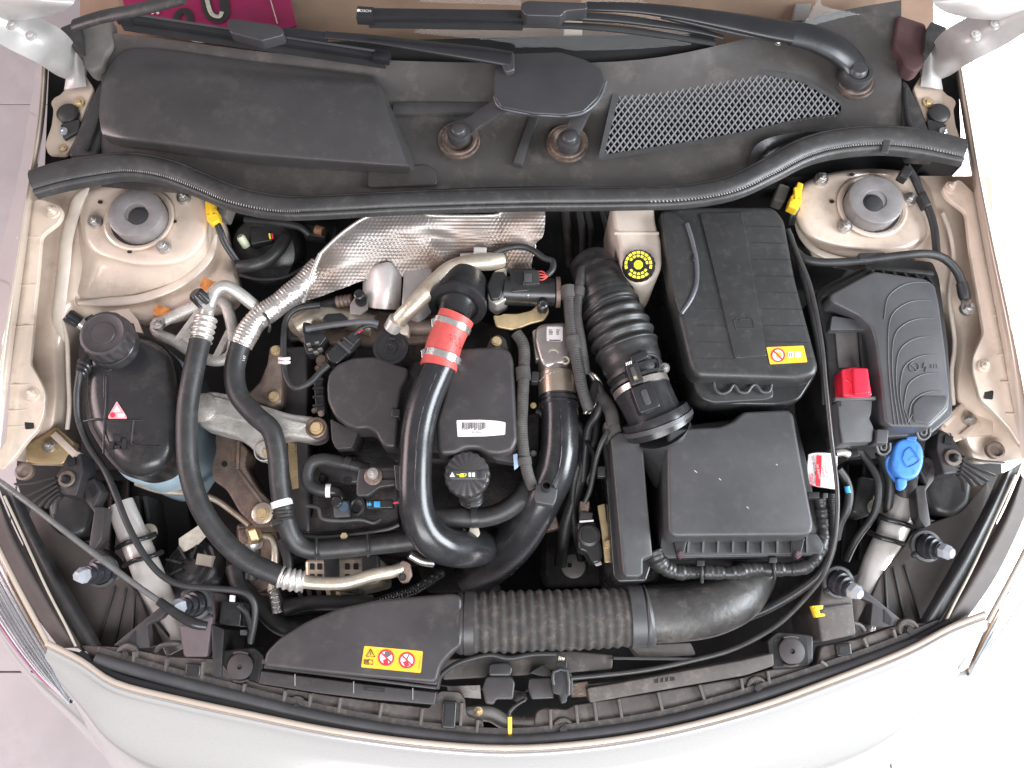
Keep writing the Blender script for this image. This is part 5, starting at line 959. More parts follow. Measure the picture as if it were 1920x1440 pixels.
for x, y, z_ in ((1190, 698, .90), (1196, 714, .90)): tube('cuff_rib', [(x, y, z_), (x+2, y+5, z_)], 55, 'duct_rubber', du, 32)
cl = tube('hose_clamp', [(1200, 722, .90), (1204, 732, .90)], 54, 'steel_satin', du, 32); bolt((1246, 690, .925), 10, 'steel', cl, 'hex', 'clamp_screw')
tube('sensor_housing', [(1202, 728, .893, 54), (1212, 748, .893, 52), (1224, 774, .89, 52), (1234, 796, .885, 56)], 47, 'pipe_black', du, 36)
tube('collar', [(1226, 776, .886, 64), (1231, 788, .882, 66), (1237, 802, .876, 66)], 60, 'plastic_smooth', du, 40, 4); tube('funnel', [(1237, 802, .868, 57), (1252, 840, .832, 56), (1272, 885, .80, 54)], 56, 'plastic', du, 32); tube('collar_rim', [(1231, 788, .883), (1234, 796, .880)], 69, 'plastic_grey', du, 40); 
sn = thing('air_flow_sensor', 'small black air flow sensor with plug on the air duct', 'sensor')
prism('plate', rp(rect(1211, 744, 42, 52, -20), 6), .955, -.02, 'plastic_smooth', sn, 3); prism('window', rp(rect(1211, 744, 12, 30, -20), 5), .957, -.003, 'plastic_grey', sn, 1)
prism('plug', rp(rect(1190, 700, 24, 40, -20), 3), .958, -.03, 'plastic', sn, 3); prism('latch', rect(1189, 700, 8, 26, -20), .961, -.004, 'plastic_grey', sn, 1); prism('plug_cap', rp(rect(1199, 668, 34, 16, -24), 5), .955, -.03, 'plastic_smooth', sn, 3)
for i in range(4): bar('contact', (1174+i*3, 680-i*1.2, .960), (1175+i*3, 685-i*1.2, .960), 1.6, .003, 'white_print', sn)
sheet('code_mark', rect(1191, 708, 6, 6, -20), .9615, 'gold_zinc', sn); tube('lead', [(1212, 664, .945), (1230, 668, .94), (1236, 684, .938), (1230, 704, .94), (1208, 712, .945)], 3, 'cable', sn, 10)
# ================================================================ control unit
ecu = thing('control_unit', 'tall narrow black control unit cover beside the air filter box', 'control unit')
prism('cover', [(1145, 822), (1160, 810), (1172, 812), (1200, 832), (1206, 838), (1214, 940), (1224, 1042), (1206, 1048), (1206, 1076), (1198, 1082), (1174, 1082), (1168, 1074), (1152, 900)], .875, .82, 'plastic_grey', ecu, 5, 4, 2)
prism('housing', [(1130, 830), (1150, 812), (1205, 830), (1225, 1050), (1212, 1090), (1160, 1092), (1150, 1080), (1138, 920)], .83, .60, 'plastic_smooth', ecu, 4, 5)
for i in range(12): bolt((1146+i*1.6, 880+i*17, .8325), 2.2, 'plastic', ecu, 'round', 'rivet')
prism('cable_entry', [(1132, 790), (1160, 786), (1168, 812), (1140, 826)], .87, -.04, 'cloth_tape', ecu, 5, 6)
sv = thing('vacuum_actuator', 'round black vacuum actuator on a zinc bracket beside the control unit', 'actuator')
prism('bracket', [(1120, 948), (1134, 944), (1138, 980), (1146, 985), (1150, 1030), (1146, 1054), (1134, 1055), (1128, 1000)], .80, -.004, 'gold_zinc', sv, 1, 3); bolt((1140, 1020, .803), 9, 'gold_zinc', sv, 'torx')
prism('body', [(1082, 980), (1090, 970), (1112, 972), (1122, 990), (1130, 1040), (1126, 1054), (1112, 1058), (1100, 1036), (1084, 1030)], .81, -.05, 'plastic_smooth', sv, 5, 6); lathe('dome', (1104, 1004, .812), [(22, -2), (20, 4), (15, 6), (14, 5), (0, 6)], 'plastic', sv)
prism('plug', rect(1099, 968, 24, 16, 4), .825, -.03, 'plastic_warm', sv, 2, 2); prism('boot', rect(1096, 950, 18, 22, 2), .82, -.02, 'bronze_cast', sv, 3, 3); bar('plug_clip', (1087, 978, .827), (1113, 976, .827), 3, .004, 'white_print', sv); prism('lug', [(1112, 1040), (1122, 1046), (1130, 1058), (1118, 1062), (1110, 1050)], .805, -.004, 'pad_metal', sv, 1, 3)
tube('lead', [(1096, 942, .82), (1106, 918, .83), (1112, 890, .84), (1118, 860, .85), (1128, 830, .865), (1140, 808, .87)], 5, 'cable', sv, 10)
tb2 = loom('wiring_loom', 'thin branch cable left of the control unit with square clip', [(1100, 830, .82), (1112, 850, .83), (1110, 880, .83), (1102, 900, .82), (1108, 915, .81)], 4, 'cable', False); prism('clip', rp(rect(1128, 884, 15, 20), 2), .845, -.02, 'plastic', tb2, 2)
# ================================================================ fuse box
fb = thing('fuse_box', 'dark grey fuse box lid with nested curved ridges', 'fuse box')
prism('base', [(1530, 548), (1556, 530), (1622, 498), (1650, 480), (1750, 490), (1762, 520), (1778, 640), (1788, 780), (1745, 815), (1650, 822), (1640, 836), (1572, 836), (1560, 800), (1548, 640), (1536, 590)], .885, .70, 'plastic', fb, 4, 8)
fl_ = prism('lid', [(1556, 552), (1622, 516), (1640, 508), (1736, 522), (1754, 534), (1762, 572), (1774, 660), (1782, 742), (1780, 768), (1744, 802), (1672, 800), (1660, 790), (1650, 700), (1642, 640), (1634, 612), (1612, 592), (1560, 566)], .925, .875, 'fuse_grey', fb, 5, 7, 2)
for i in range(7):
    y0 = 528+i*34; xa = 1755+i*3.6; xs = 1664+i*7.5; rad = 58-i*2
    pts = [(xs+6, 796 if i < 6 else 770), (xs-4, 796-(796-y0-rad)*.5), (xs-6, y0+rad+12), (xs, y0+rad*.55), (xs+rad*.35, y0+rad*.2), (xs+rad*.8, y0+2), (xa-12, y0+2)]
    if i == 0: pts = pts[2:]
    tube('ridge', [(x, y, .926) for x, y in pts], 1.0, 'fuse_ridge', fl_, 8, 6, flat=.8)
prism('finger_dip', [(1712, 758), (1728, 742), (1778, 742), (1776, 762), (1742, 796), (1712, 790)], .9275, -.004, 'fuse_grey', fl_, 2, 8)
tube('no_fire_mark', [(x, y, .9262) for x, y in ell(1714, 688, 9, n=16)], .9, 'print_grey', fl_, 6, 2, closed=True); bar('no_fire_mark', (1708, 682, .9266), (1720, 694, .9266), 1.6, .0004, 'print_grey', fl_)
tube('bolt_mark', [(1734, 680, .9262), (1731, 690, .9262), (1737, 688, .9262), (1735, 697, .9262)], .9, 'print_grey', fl_, 6, 1)
for x in (1748, 1753, 1758): bar('fuse_mark', (x, 683, .9266), (x, 690, .9266), 2.4, .0004, 'print_grey', fl_)
prism('lid_lip', [(1540, 556), (1556, 542), (1625, 505), (1640, 500), (1640, 512), (1560, 556)], .905, -.02, 'plastic', fb, 2, 3)
for i in range(6): bar('hinge_rib', (1634+i*21, 504+i*2.4, .915), (1645+i*21, 522+i*2, .922), 4, .03, 'plastic', fb)
bar('hinge_bar', (1624, 500, .905), (1752, 512, .905), 9, .02, 'plastic', fb, 2)
prism('slot_wall', [(1556, 618), (1560, 592), (1612, 600), (1622, 612), (1628, 618)], .905, -.03, 'fuse_grey', fb, 3, 4); prism('slot', [(1566, 620), (1608, 618), (1616, 688), (1572, 690)], .888, -.005, 'slot_brown', fb, 1, 2); bar('slot_rail', (1612, 618, .895), (1618, 688, .895), 5, .02, 'plastic', fb)
for x, y in ((1655, 818), (1730, 790)):
    cl_ = prism('latch', rp(rect(x, y, 22, 26, 4), 3), .918, -.03, 'fuse_grey', fb, 3)
    tube('latch_bow', [(x-13, y+14, .895), (x-8, y+30, .89), (x+2, y+34, .888), (x+12, y+26, .89), (x+13, y+12, .895)], 3.2, 'plastic_grey', cl_, 8); tube('latch_bow', [(x-5, y+12, .896), (x-3, y+24, .893), (x+5, y+24, .893), (x+6, y+12, .896)], 2.6, 'plastic_grey', cl_, 8)
rd = thing('terminal_cover', 'bright red plastic terminal cover on the fuse box', 'cover')
prism('cap', [(1578, 692), (1600, 688), (1628, 690), (1632, 720), (1636, 742), (1604, 744), (1582, 742)], .922, -.04, 'red_plastic', rd, 4, 4); prism('raised_block', [(1600, 690), (1627, 690), (1632, 738), (1604, 740)], .932, -.012, 'red_plastic', rd, 3, 4); tube('recess_arc', [(1584, 712, .9225), (1592, 716, .9225), (1597, 726, .9225), (1595, 738, .9225)], 1.6, 'red_plastic', rd, 8)
gx = thing('terminal_box', 'grey plastic terminal box below the red cover', 'box')
prism('box', [(1570, 752), (1578, 748), (1636, 750), (1634, 776), (1630, 784), (1638, 800), (1636, 828), (1580, 830), (1574, 800)], .912, -.07, 'fuse_light', gx, 4, 4); bar('rim', (1566, 748, .916), (1642, 746, .916), 6, .01, 'fuse_light', gx, 1)
sheet('notch', [(1569, 754), (1577, 752), (1578, 762), (1571, 762)], .9128, 'void', gx)
# ================================================================ washer cap, service tag
wc = thing('washer_cap', 'bright blue washer fluid cap with strap', 'cap')
prism('cap', rp([(1683, 824), (1712, 818), (1732, 836), (1734, 868), (1722, 896), (1696, 900), (1674, 880), (1674, 846)], 14), .875, -.02, 'blue_plastic', wc, 6, 0, 0, 4)
prism('tab', [(1704, 804), (1708, 797), (1722, 800), (1722, 812), (1718, 828), (1700, 824)], .878, -.008, 'blue_plastic', wc, 3, 3)
for i in range(3): bar('tab_rib', (1705, 806+i*5, .8795), (1720, 808+i*5, .8795), 2, .003, 'blue_plastic', wc, .5)
tube('strap', [(1676, 852, .865), (1664, 862, .855), (1666, 882, .85), (1680, 902, .855), (1690, 910, .862)], 4, 'blue_plastic', wc, 10); prism('strap_end', [(1682, 896), (1700, 896), (1702, 910), (1694, 920), (1684, 916)], .868, -.01, 'blue_plastic', wc, 3, 5)
tube('screen_mark', [(1693, 860, .8765), (1697, 846, .8765), (1708, 838, .8765)], .8, 'blue_dark', wc, 6); tube('screen_mark', [(1693, 860, .8765), (1698, 872, .8765), (1704, 876, .8765), (1722, 866, .8765), (1722, 858, .8765), (1708, 838, .8765)], .8, 'blue_dark', wc, 6, 2)
for x, y in ((1706, 862), (1710, 858), (1714, 856)): sheet('drop_mark', ell(x, y, 1.2, n=8), .8766, 'blue_dark', wc)
for (x, y, s_) in ((1720, 846, 'WINDSHIELD'), (1684, 872, 'WASHER'), (1714, 884, 'ONLY')): text('raised_print', s_, (x, y, .8764), 3, 'blue_dark', wc, -75)
tube('filler_neck', [(1702, 866, .86), (1700, 890, .80), (1695, 930, .70)], 20, 'plastic', wc, 18)
tg = thing('oil_tag', 'white and red motor oil service tag hung on a cable', 'tag')
loft('card', [[(1516, 852, .885), (1530, 849, .888), (1556, 850, .89), (1570, 856, .886)], [(1514, 880, .884), (1530, 882, .888), (1556, 886, .89), (1570, 888, .886)], [(1518, 906, .882), (1530, 912, .886), (1556, 916, .888), (1571, 918, .884)]], 'label_white', tg, 4, .0008)
sheet('red_band', [(1531, 854), (1541, 854), (1538, 913), (1529, 911)], .8905, 'print_red', tg); text('print', 'MOTOR OIL', (1527, 872, .889), 5, 'print_black', tg, -94); text('print', 'AMG', (1522, 900, .8885), 8, 'print_red', tg, -85); text('print', 'ENGINE OIL', (1535, 884, .8911), 4, 'label_white', tg, -94)
for i, s_ in enumerate(('DATE  KM', 'NEXT SERVICE', 'OIL  5W-40')): text('print', s_, (1544+i*5.5, 886, .8912), 3, 'print_red', tg, -94)
# ================================================================ right hand cables
def cable(lab, pts, r, m='cable', seg=12, **k):
    t = tube('cable', pts, r, m, None, seg, 8, **k); tag(t, lab, k.get('cat', 'cable')); return t
gc = thing('earth_cable', 'thick black earth cable arching from battery to the wing bolt', 'cable')
tube('cable', [(1490, 470, .90), (1510, 486, .905), (1545, 492, .91), (1600, 490, .915), (1650, 484, .92), (1700, 478, .925), (1740, 476, .925), (1772, 486, .92), (1796, 512, .912), (1808, 548, .90)], 8, 'cable', gc, 14); tube('boot', [(1803, 530, .906, 10), (1808, 552, .90, 11), (1810, 562, .898, 9)], 10, 'cable', gc, 14); prism('eyelet', rp(rect(1812, 570, 18, 20, 5), 4), .895, -.004, 'pipe_alu', gc, 1); bolt((1814, 579, .896), 14, 'steel', gc, 'hex')
prism('holder', rp(rect(1636, 480, 50, 14, -2), 3), .925, -.015, 'plastic', gc, 2)
vc = thing('wing_cable', 'black cable running down beside the strut tower under the seal', 'cable')
tube('cable', [(1700, 312, .93), (1712, 330, .925), (1726, 360, .92), (1742, 395, .915), (1752, 430, .912), (1756, 474, .91)], 7, 'cable', vc, 12); prism('clip', rp(rect(1700, 322, 18, 22, 30), 3), .94, -.02, 'plastic', vc, 2); prism('clip', rp(rect(1736, 372, 12, 28, -25), 3), .927, -.02, 'plastic', vc, 2)
cable('thin bonnet release cable passing between battery box and fuse box', [(1478, 430, .92), (1492, 468, .92), (1520, 540, .925), (1540, 640, .93), (1548, 720, .925), (1556, 800, .915), (1562, 850, .905), (1569, 910, .90), (1570, 960, .89), (1564, 1020, .87), (1548, 1070, .85), (1520, 1110, .84), (1460, 1170, .83), (1380, 1215, .825), (1300, 1238, .82), (1200, 1258, .815), (1070, 1272, .81)], 4.2, 'cable_sheen')
cable('thin black trim strip along the outer side of the battery box', [(1482, 440, .91), (1500, 500, .90), (1520, 580, .89), (1540, 690, .885), (1546, 760, .88)], 5, 'plastic_smooth')
loom('wiring_loom', 'ribbed conduit going down beside the air filter box', [(1560, 925, .86), (1563, 970, .85), (1560, 1020, .835), (1540, 1070, .81), (1500, 1105, .79), (1440, 1140, .77), (1390, 1160, .75)], 9, 'plastic_smooth')
cable('curved black hose with blue mark beside the service tag', [(1572, 880, .86), (1586, 900, .855), (1592, 925, .85), (1588, 955, .84), (1575, 980, .82), (1568, 1010, .80)], 8)
bm2 = tube('hose_mark', [(1588, 912, .868), (1591, 924, .866)], 5, 'clip_blue', None, 10); tag(bm2, 'blue ring mark on the curved hose', 'mark')
wl = thing('taped_harness', 'crinkled taped wiring harness under the air filter box rim', 'cable')
def crk(s, L): return 1+.07*math.sin(s*.11)+.05*math.sin(s*.27+1)+.03*math.sin(s*.61)
tube('harness', [(1226, 1030, .83, 20), (1240, 1058, .825, 18), (1268, 1072, .82, 14), (1310, 1072, .82), (1370, 1074, .82), (1420, 1066, .82), (1470, 1068, .82), (1510, 1062, .825), (1532, 1040, .83), (1544, 1000, .835), (1542, 960, .84), (1538, 930, .85)], 13, 'tape_gloss', wl, 16, 8, (crk, 1.6))
for x, y in ((1314, 1072), (1450, 1066)): tube('cable_tie', [(x, y-18, .83), (x+2, y, .838), (x+2, y+20, .826)], 3.5, 'plastic', wl, 8); prism('tie_head', rect(x, y-16, 14, 10), .842, -.012, 'plastic', wl, 1)
prism('clip', rp(rect(1526, 928, 22, 12), 2), .868, -.02, 'plastic', wl, 2); prism('clip', rp(rect(1548, 929, 9, 9), 1), .872, -.012, 'plastic_grey', wl, 1)
th_ = thing('terminal_lug', 'silver crimped terminal under the terminal box', 'terminal'); tube('crimp', [(1568, 850, .86), (1580, 848, .862), (1592, 852, .86)], 7, 'pipe_alu', th_, 12); prism('lug', rp(rect(1600, 850, 24, 14, -8), 3), .858, -.01, 'plastic_smooth', th_, 2)
# yellow connectors
for pts, lab, lead in (([(384, 372), (397, 368), (401, 390), (408, 394), (411, 412), (398, 420), (388, 414), (385, 396)], 'yellow plug connector beside the left strut tower', [(400, 412, .905), (410, 434, .90), (420, 458, .885), (440, 488, .86)]),
                  ([(1496, 340), (1507, 344), (1502, 368), (1504, 376), (1496, 394), (1478, 386), (1484, 366), (1490, 362)], 'yellow plug connector beside the right strut tower', [(1490, 388, .90), (1484, 404, .89), (1480, 420, .87)])):
    y_ = thing('plug_connector', lab, 'connector', 'yellow connectors under the seal ends'); cx = sum(p[0] for p in pts)/8; cy = sum(p[1] for p in pts)/8
    prism('shell', pts, .915, -.02, 'yellow_plastic', y_, 2, 3); bar('latch', (cx-3, cy-16, .918), (cx-1, cy+6, .918), 5, .006, 'yellow_plastic', y_, 1); bar('rib', (cx-9, cy+8, .917), (cx+9, cy+6, .917), 3, .005, 'yellow_plastic', y_)
    for d in (0, 6): tube('lead', [(x+d, y, z_) for x, y, z_ in lead], 4, 'cable', y_, 8)
    prism('pad', rp(rect(cx+(22 if cx < 900 else -28), cy-6, 22, 32, 20), 5), .89, -.03, 'pad_grey', y_, 3)
wtb = thing('pump_hose', 'dark washer hose and pump wiring below the blue cap strap', 'hose')
tube('hose', [(1606, 842, .84), (1630, 868, .82), (1646, 905, .78), (1640, 960, .74), (1606, 1010, .70), (1586, 1050, .67)], 7, 'cable', wtb, 10); tube('hose', [(1650, 850, .80), (1668, 900, .76), (1664, 960, .72)], 9, 'plastic', wtb, 10)
prism('pump', rp(rect(1622, 930, 36, 70, 12), 6), .70, -.06, 'plastic', wtb, 4)
# ================================================================ FRONT: intake duct
idt = thing('intake_duct', 'flat black cold air intake duct with corrugated middle behind the bumper', 'duct')
sc = prism('scoop', [(492, 1250), (498, 1222), (524, 1196), (572, 1166), (630, 1142), (700, 1126), (780, 1118), (852, 1112), (866, 1120), (866, 1212), (846, 1226), (826, 1250), (818, 1282), (700, 1272), (600, 1262)], .84, .76, 'plastic_warm', idt, 16, 10, 0, 5)
for a, b, w_ in (((490, 1240, .822), (820, 1280, .822), 9), ((494, 1250, .816), (818, 1290, .816), 6)): bar('flange', a, b, w_, .02, 'plastic_warm', idt, 3)
fr_ = prism('front_panel', [(490, 1258), (600, 1272), (700, 1285), (818, 1298), (815, 1322), (700, 1312), (600, 1300), (486, 1282)], .806, -.06, 'plastic_warm', idt, 2, 3)
for x, y in ((553, 1272), (663, 1286), (774, 1298)): bar('panel_line', (x, y-8, .8068), (x, y+14, .8068), 2, .001, 'plastic_mesh', fr_)
for x, y in ((542, 1251), (651, 1261), (762, 1272)): prism('clip_slot', rp(rect(x, y, 18, 4, 7), 2), .8235, -.002, 'void', idt)
prism('window', rp(rect(702, 1291, 40, 10, 6), 1), .8068, -.002, 'void', fr_); bar('window_bar', (688, 1291, .8075), (716, 1294, .8075), 4, .002, 'plastic', fr_)
stk = prism('warning_sticker', [(683, 1211), (793, 1221), (789, 1262), (677, 1251)], .8406, -.0006, 'label_orange', idt, 0, 3); zk = .8411
def ban2(cx, cy, r):
    sheet('sticker_disc', ell(cx, cy, r), zk, 'label_white', stk); tube('ban_ring', [(x, y, zk+.0004) for x, y in ell(cx, cy, r*.88, n=28)], r*.11, 'print_red', stk, 6, 2, closed=True, flat=.2)
    bar('ban_bar', (cx-r*.6, cy-r*.6, zk+.0008), (cx+r*.6, cy+r*.6, zk+.0008), r*.16, .0005, 'print_red', stk)
ban2(724, 1233, 15.5); ban2(763, 1238, 15.5)
prism('hand_mark', [(722, 1222), (732, 1220), (734, 1228), (726, 1233), (720, 1230)], zk+.0003, -.0002, 'print_grey', stk); prism('fan_mark', [(718, 1238), (726, 1234), (728, 1244), (720, 1246)], zk+.0003, -.0002, 'print_red', stk); bar('tool_mark', (768, 1224, zk+.0005), (760, 1244, zk+.0005), 2.4, .0003, 'print_grey', stk); prism('fan_mark', [(755, 1242), (763, 1238), (768, 1248), (760, 1250)], zk+.0003, -.0002, 'print_red', stk)
tube('triangle_mark', [(695, 1217, zk), (703, 1232, zk), (687, 1231, zk), (695, 1217, zk)], .9, 'print_black', stk, 6, 1); bar('triangle_mark', (695, 1222, zk+.0004), (695, 1229, zk+.0004), 1.2, .0003, 'print_black', stk)
for x in (687, 695): tube('book_mark', [(x-4, 1237, zk), (x+4, 1238, zk), (x+4, 1246, zk), (x-4, 1245, zk), (x-4, 1237, zk)], .7, 'print_black', stk, 6, 1)
for i in range(3): bar('book_line', (684, 1239+i*2, zk+.0004), (690, 1239.5+i*2, zk+.0004), .8, .0003, 'print_black', stk)
text('print', 'A 246 584 01 37', (787, 1243, zk), 2.6, 'print_grey', stk, -82)
tube('neck_bead', [(858, 1168, .80, 54), (866, 1168, .80, 57), (874, 1168, .80, 54)], 55, 'plastic_warm', idt, 32, 6, flat=.8)
tube('cuff', [(872, 1168, .80), (890, 1168, .80)], 58, 'plastic_warm', idt, 32, flat=.8)
tube('bellows', [(886, 1168, .80, 54), (950, 1166, .80, 56), (1040, 1163, .80, 55), (1120, 1160, .80, 54), (1186, 1157, .80, 52)], 55, 'hose_cloth', idt, 40, 8, (lambda s, L: 1+.032*math.sin(s*2*math.pi/17.5)+.006*math.sin(s*.37), 1.6), flat=.8)
tube('cuff', [(1180, 1156, .80), (1206, 1155, .80)], 56, 'plastic_grey', idt, 32, flat=.8); tube('neck_bead', [(1206, 1155, .80, 52), (1212, 1155, .80, 57), (1219, 1154, .80, 52)], 54, 'plastic_grey', idt, 32, 6, flat=.8)
tube('elbow', [(1214, 1154, .80, 51), (1270, 1152, .798, 50), (1330, 1142, .79, 50), (1382, 1118, .775, 48), (1412, 1080, .745, 44), (1420, 1050, .70, 40)], 48, 'duct_dusty', idt, 32, 8, flat=.8)
tube('elbow_seam', [(1224, 1203, .79), (1280, 1198, .788), (1340, 1182, .785), (1400, 1148, .775), (1428, 1100, .76)], 4, 'plastic', idt, 8)
for x, y in ((1238, 1196), (1288, 1190), (1337, 1180), (1385, 1160)): prism('elbow_clip', rp(rect(x, y, 16, 9, -12), 2), .806, -.02, 'plastic', idt, 2)
# ================================================================ front panel (radiator support)
fp_ = thing('front_panel', 'dusty black ribbed plastic panel along the bonnet slam edge', 'panel')
Lo = [(150, 1210), (230, 1214), (318, 1232), (410, 1236), (430, 1262), (490, 1284), (600, 1302), (700, 1316), (806, 1328), (816, 1304), (826, 1296), (862, 1298), (870, 1310), (874, 1342), (905, 1352), (908, 1398), (830, 1392), (700, 1374), (560, 1346), (420, 1311), (300, 1280), (184, 1246)]
Ro = [(1002, 1352), (1006, 1334), (1018, 1328), (1064, 1330), (1076, 1322), (1100, 1318), (1200, 1303), (1300, 1286), (1396, 1270), (1440, 1256), (1532, 1248), (1540, 1212), (1600, 1200), (1618, 1194), (1690, 1170), (1740, 1168), (1766, 1180), (1762, 1196), (1640, 1244), (1500, 1292), (1360, 1336), (1220, 1370), (1080, 1390), (1000, 1398)]
prism('slam_panel', Lo, .778, -.03, 'plastic_dusty', fp_, 3, 6); prism('slam_panel', Ro, .778, -.03, 'plastic_dusty', fp_, 3, 6)
prism('lower_lip', [(870, 1352), (1010, 1350), (1010, 1398), (950, 1402), (868, 1396)], .70, -.03, 'void', fp_)
bar('lip_bar', (868, 1388, .776), (1008, 1390, .776), 22, .03, 'plastic', fp_, 3)
ribsL = [(250, 1222, 248, 1254), (312, 1234, 306, 1276), (380, 1240, 374, 1290), (458, 1282, 452, 1316), (534, 1294, 530, 1330), (582, 1300, 578, 1342), (638, 1308, 632, 1352), (716, 1318, 708, 1362), (792, 1328, 786, 1378), (866, 1318, 862, 1384), (896, 1350, 892, 1390)]
ribsR = [(1032, 1330, 1034, 1386), (1080, 1322, 1086, 1378), (1114, 1316, 1122, 1372), (1160, 1310, 1170, 1366), (1234, 1298, 1246, 1346), (1312, 1284, 1326, 1326), (1390, 1272, 1396, 1308), (1440, 1258, 1446, 1296), (1540, 1240, 1560, 1254), (1620, 1196, 1632, 1222), (1676, 1180, 1684, 1206)]
for x0, y0, x1, y1 in ribsL+ribsR: bar('rib', (x0, y0, .790), (x1, y1, .782), 6, .02, 'plastic_dusty', fp_, 2)
for x, y in ((237, 1228), (556, 1327), (1056, 1368), (1420, 1290), (1704, 1182)):
    lathe('screw_boss', (x, y, .780), [(22, -2), (20, 3), (16, 4), (13, 1), (0, 1)], 'plastic_dusty', fp_, seg=24); bolt((x, y, .7815), 10, 'iron', fp_, 'torx', 'screw')
for x, y, a in ((361, 1256, 6), (1583, 1218, -8), (842, 1340, 4)):
    w_, h_ = (28, 24) if x != 842 else (26, 52); prism('slot_frame', rp(rect(x, y, w_, h_, a), 4), .788, -.012, 'plastic_smooth', fp_, 3); prism('slot', rp(rect(x, y, w_-11, h_-11, a), 3), .7886, -.002, 'void', fp_)
for x, y, s_ in ((452, 1250, 1), (1483, 1221, -1)):
    fr_ = prism('mount_frame', [(x-s_*42, y-30), (x+s_*26, y-36), (x+s_*44, y-20), (x+s_*34, y+40), (x-s_*26, y+40), (x-s_*42, y+20)], .775, -.05, 'plastic', fp_, 3, 5); prism('mount_pocket', rp(rect(x, y, 62, 52, 4*s_), 6), .776, -.002, 'void', fr_)
    lathe('rubber_mount', (x, y, .777), [(24, 0), (24, 6), (20, 8), (5, 9), (4, 5), (0, 5)], 'rubber_mount', fr_); tube('mount_ring', [(x-14, y-26, .782), (x, y-28, .784), (x+14, y-25, .782)], 2.5, 'rubber_mount', fr_, 8); tube('mount_ring', [(x-14, y+26, .782), (x, y+28, .784), (x+14, y+25, .782)], 2.5, 'rubber_mount', fr_, 8)
cx_ = thing('cross_member', 'grey painted cross member and air guide behind the bonnet latch', 'panel')
prism('guide', [(1100, 1290), (1150, 1282), (1390, 1238), (1450, 1224), (1452, 1248), (1400, 1266), (1106, 1318)], .80, -.05, 'plastic_dusty', cx_, 3, 5); prism('window', rp(rect(1246, 1275, 38, 7, -8), 1), .8008, -.002, 'void', cx_)
for i in range(3): bar('window_bar', (1236+i*9, 1280-i*1.3, .8014), (1236+i*9, 1271-i*1.3, .8014), 3, .001, 'plastic_dusty', cx_)
prism('beam', [(830, 1236), (1070, 1220), (1150, 1228), (1148, 1254), (1060, 1262), (830, 1275)], .765, -.05, 'plastic_dusty', cx_, 4, 5); prism('beam', [(1180, 1210), (1295, 1205), (1305, 1228), (1200, 1236)], .76, -.04, 'plastic_dusty', cx_, 4, 5); bar('beam_edge', (1150, 1234, .772), (1300, 1236, .772), 5, .01, 'plastic_grey', cx_, 1)
prism('number_plate', [(838, 1287), (900, 1285), (902, 1310), (842, 1306)], .755, -.002, 'pad_metal', cx_); prism('plate', [(1070, 1282), (1102, 1278), (1102, 1306), (1072, 1308)], .765, -.02, 'bronze_cast', cx_, 1); text('stamp', 'KLS', (888, 1291, .7555), 6, 'bronze_cast', cx_)
tube('steel_bar', [(840, 1342, .735), (880, 1338, .735), (920, 1340, .735), (950, 1355, .735), (990, 1358, .735), (1005, 1358, .735)], 14, 'pipe_alu', cx_, 16); bolt((897, 1334, .76), 9, 'gold_zinc', cx_, 'hex')
for pts, lab, pz in (([(912, 1268), (958, 1268), (966, 1280), (962, 1312), (930, 1312), (926, 1322), (910, 1320), (904, 1290)], 'black latch sensor housing with rounded cap', 0), ([(992, 1272), (1034, 1270), (1040, 1310), (996, 1312), (990, 1290)], 'black latch sensor housing with tall plug', 1)):
    t = thing('latch_housing', lab, 'latch'); prism('housing', pts, .80, -.06, 'plastic_warm', t, 4, 5)
    if pz == 0: prism('cap', rp([(918, 1244), (950, 1242), (962, 1252), (958, 1268), (916, 1268)], 6), .812, -.04, 'plastic', t, 5)
    else:
        prism('plug', [(1036, 1258), (1066, 1256), (1074, 1268), (1074, 1302), (1064, 1306), (1062, 1318), (1052, 1320), (1050, 1304), (1036, 1300)], .812, -.05, 'plastic', t, 3, 3); tube('plug_frame', [(1038, 1284, .815), (1038, 1260, .815), (1064, 1258, .815), (1066, 1302, .812)], 3, 'plastic_grey', t, 8, 2); prism('gusset', [(992, 1262), (1018, 1246), (1036, 1262), (1034, 1272)], .795, -.04, 'plastic', t, 4, 3)
        for i in range(4): tube('wire', [(1047+i*3, 1240, .81), (1049+i*3, 1230+i, .812)], 1.2, 'stained_alu', t, 6)
        prism('plug_top', rp(rect(1054, 1246, 18, 14), 2), .814, -.03, 'plastic_smooth', t, 1)
rl = thing('release_lever', 'yellow tipped bonnet release lever in the middle of the front panel', 'lever')
tube('lever', [(985, 1312, .79), (968, 1322, .79), (957, 1334, .788), (955, 1345, .786)], 4, 'plastic_smooth', rl, 8); bar('yellow_tip', (956, 1344, .792), (956, 1383, .784), 8, .006, 'yellow_plastic', rl, 2); prism('latch_hook', [(962, 1292), (985, 1296), (990, 1312), (970, 1318), (956, 1310)], .775, -.02, 'iron', rl, 3, 3)
lc = tube('latch_cable', [(1043, 1226, .812), (1000, 1227, .81), (955, 1234, .81), (920, 1228, .81), (880, 1236, .81), (850, 1248, .81), (826, 1268, .80), (820, 1290, .79)], 5, 'cable', None, 10); tag(lc, 'black cable arching over the latch housings', 'cable')
ss = thing('bonnet_seal', 'curved black rubber bonnet seal along the bumper edge', 'seal')
sweep('seal_body', [(x, y-2, .782, 1) for x, y in seal], [(11, -6), (12, 4), (8, 11), (2, 14), (-5, 12), (-10, 6), (-12, -6)], 'seal_rubber', ss); sweep('seal_foot', [(x, y-16, .782, 1) for x, y in seal], [(10, -4), (10, 3), (-8, 3), (-8, -4)], 'hose_cloth', ss)
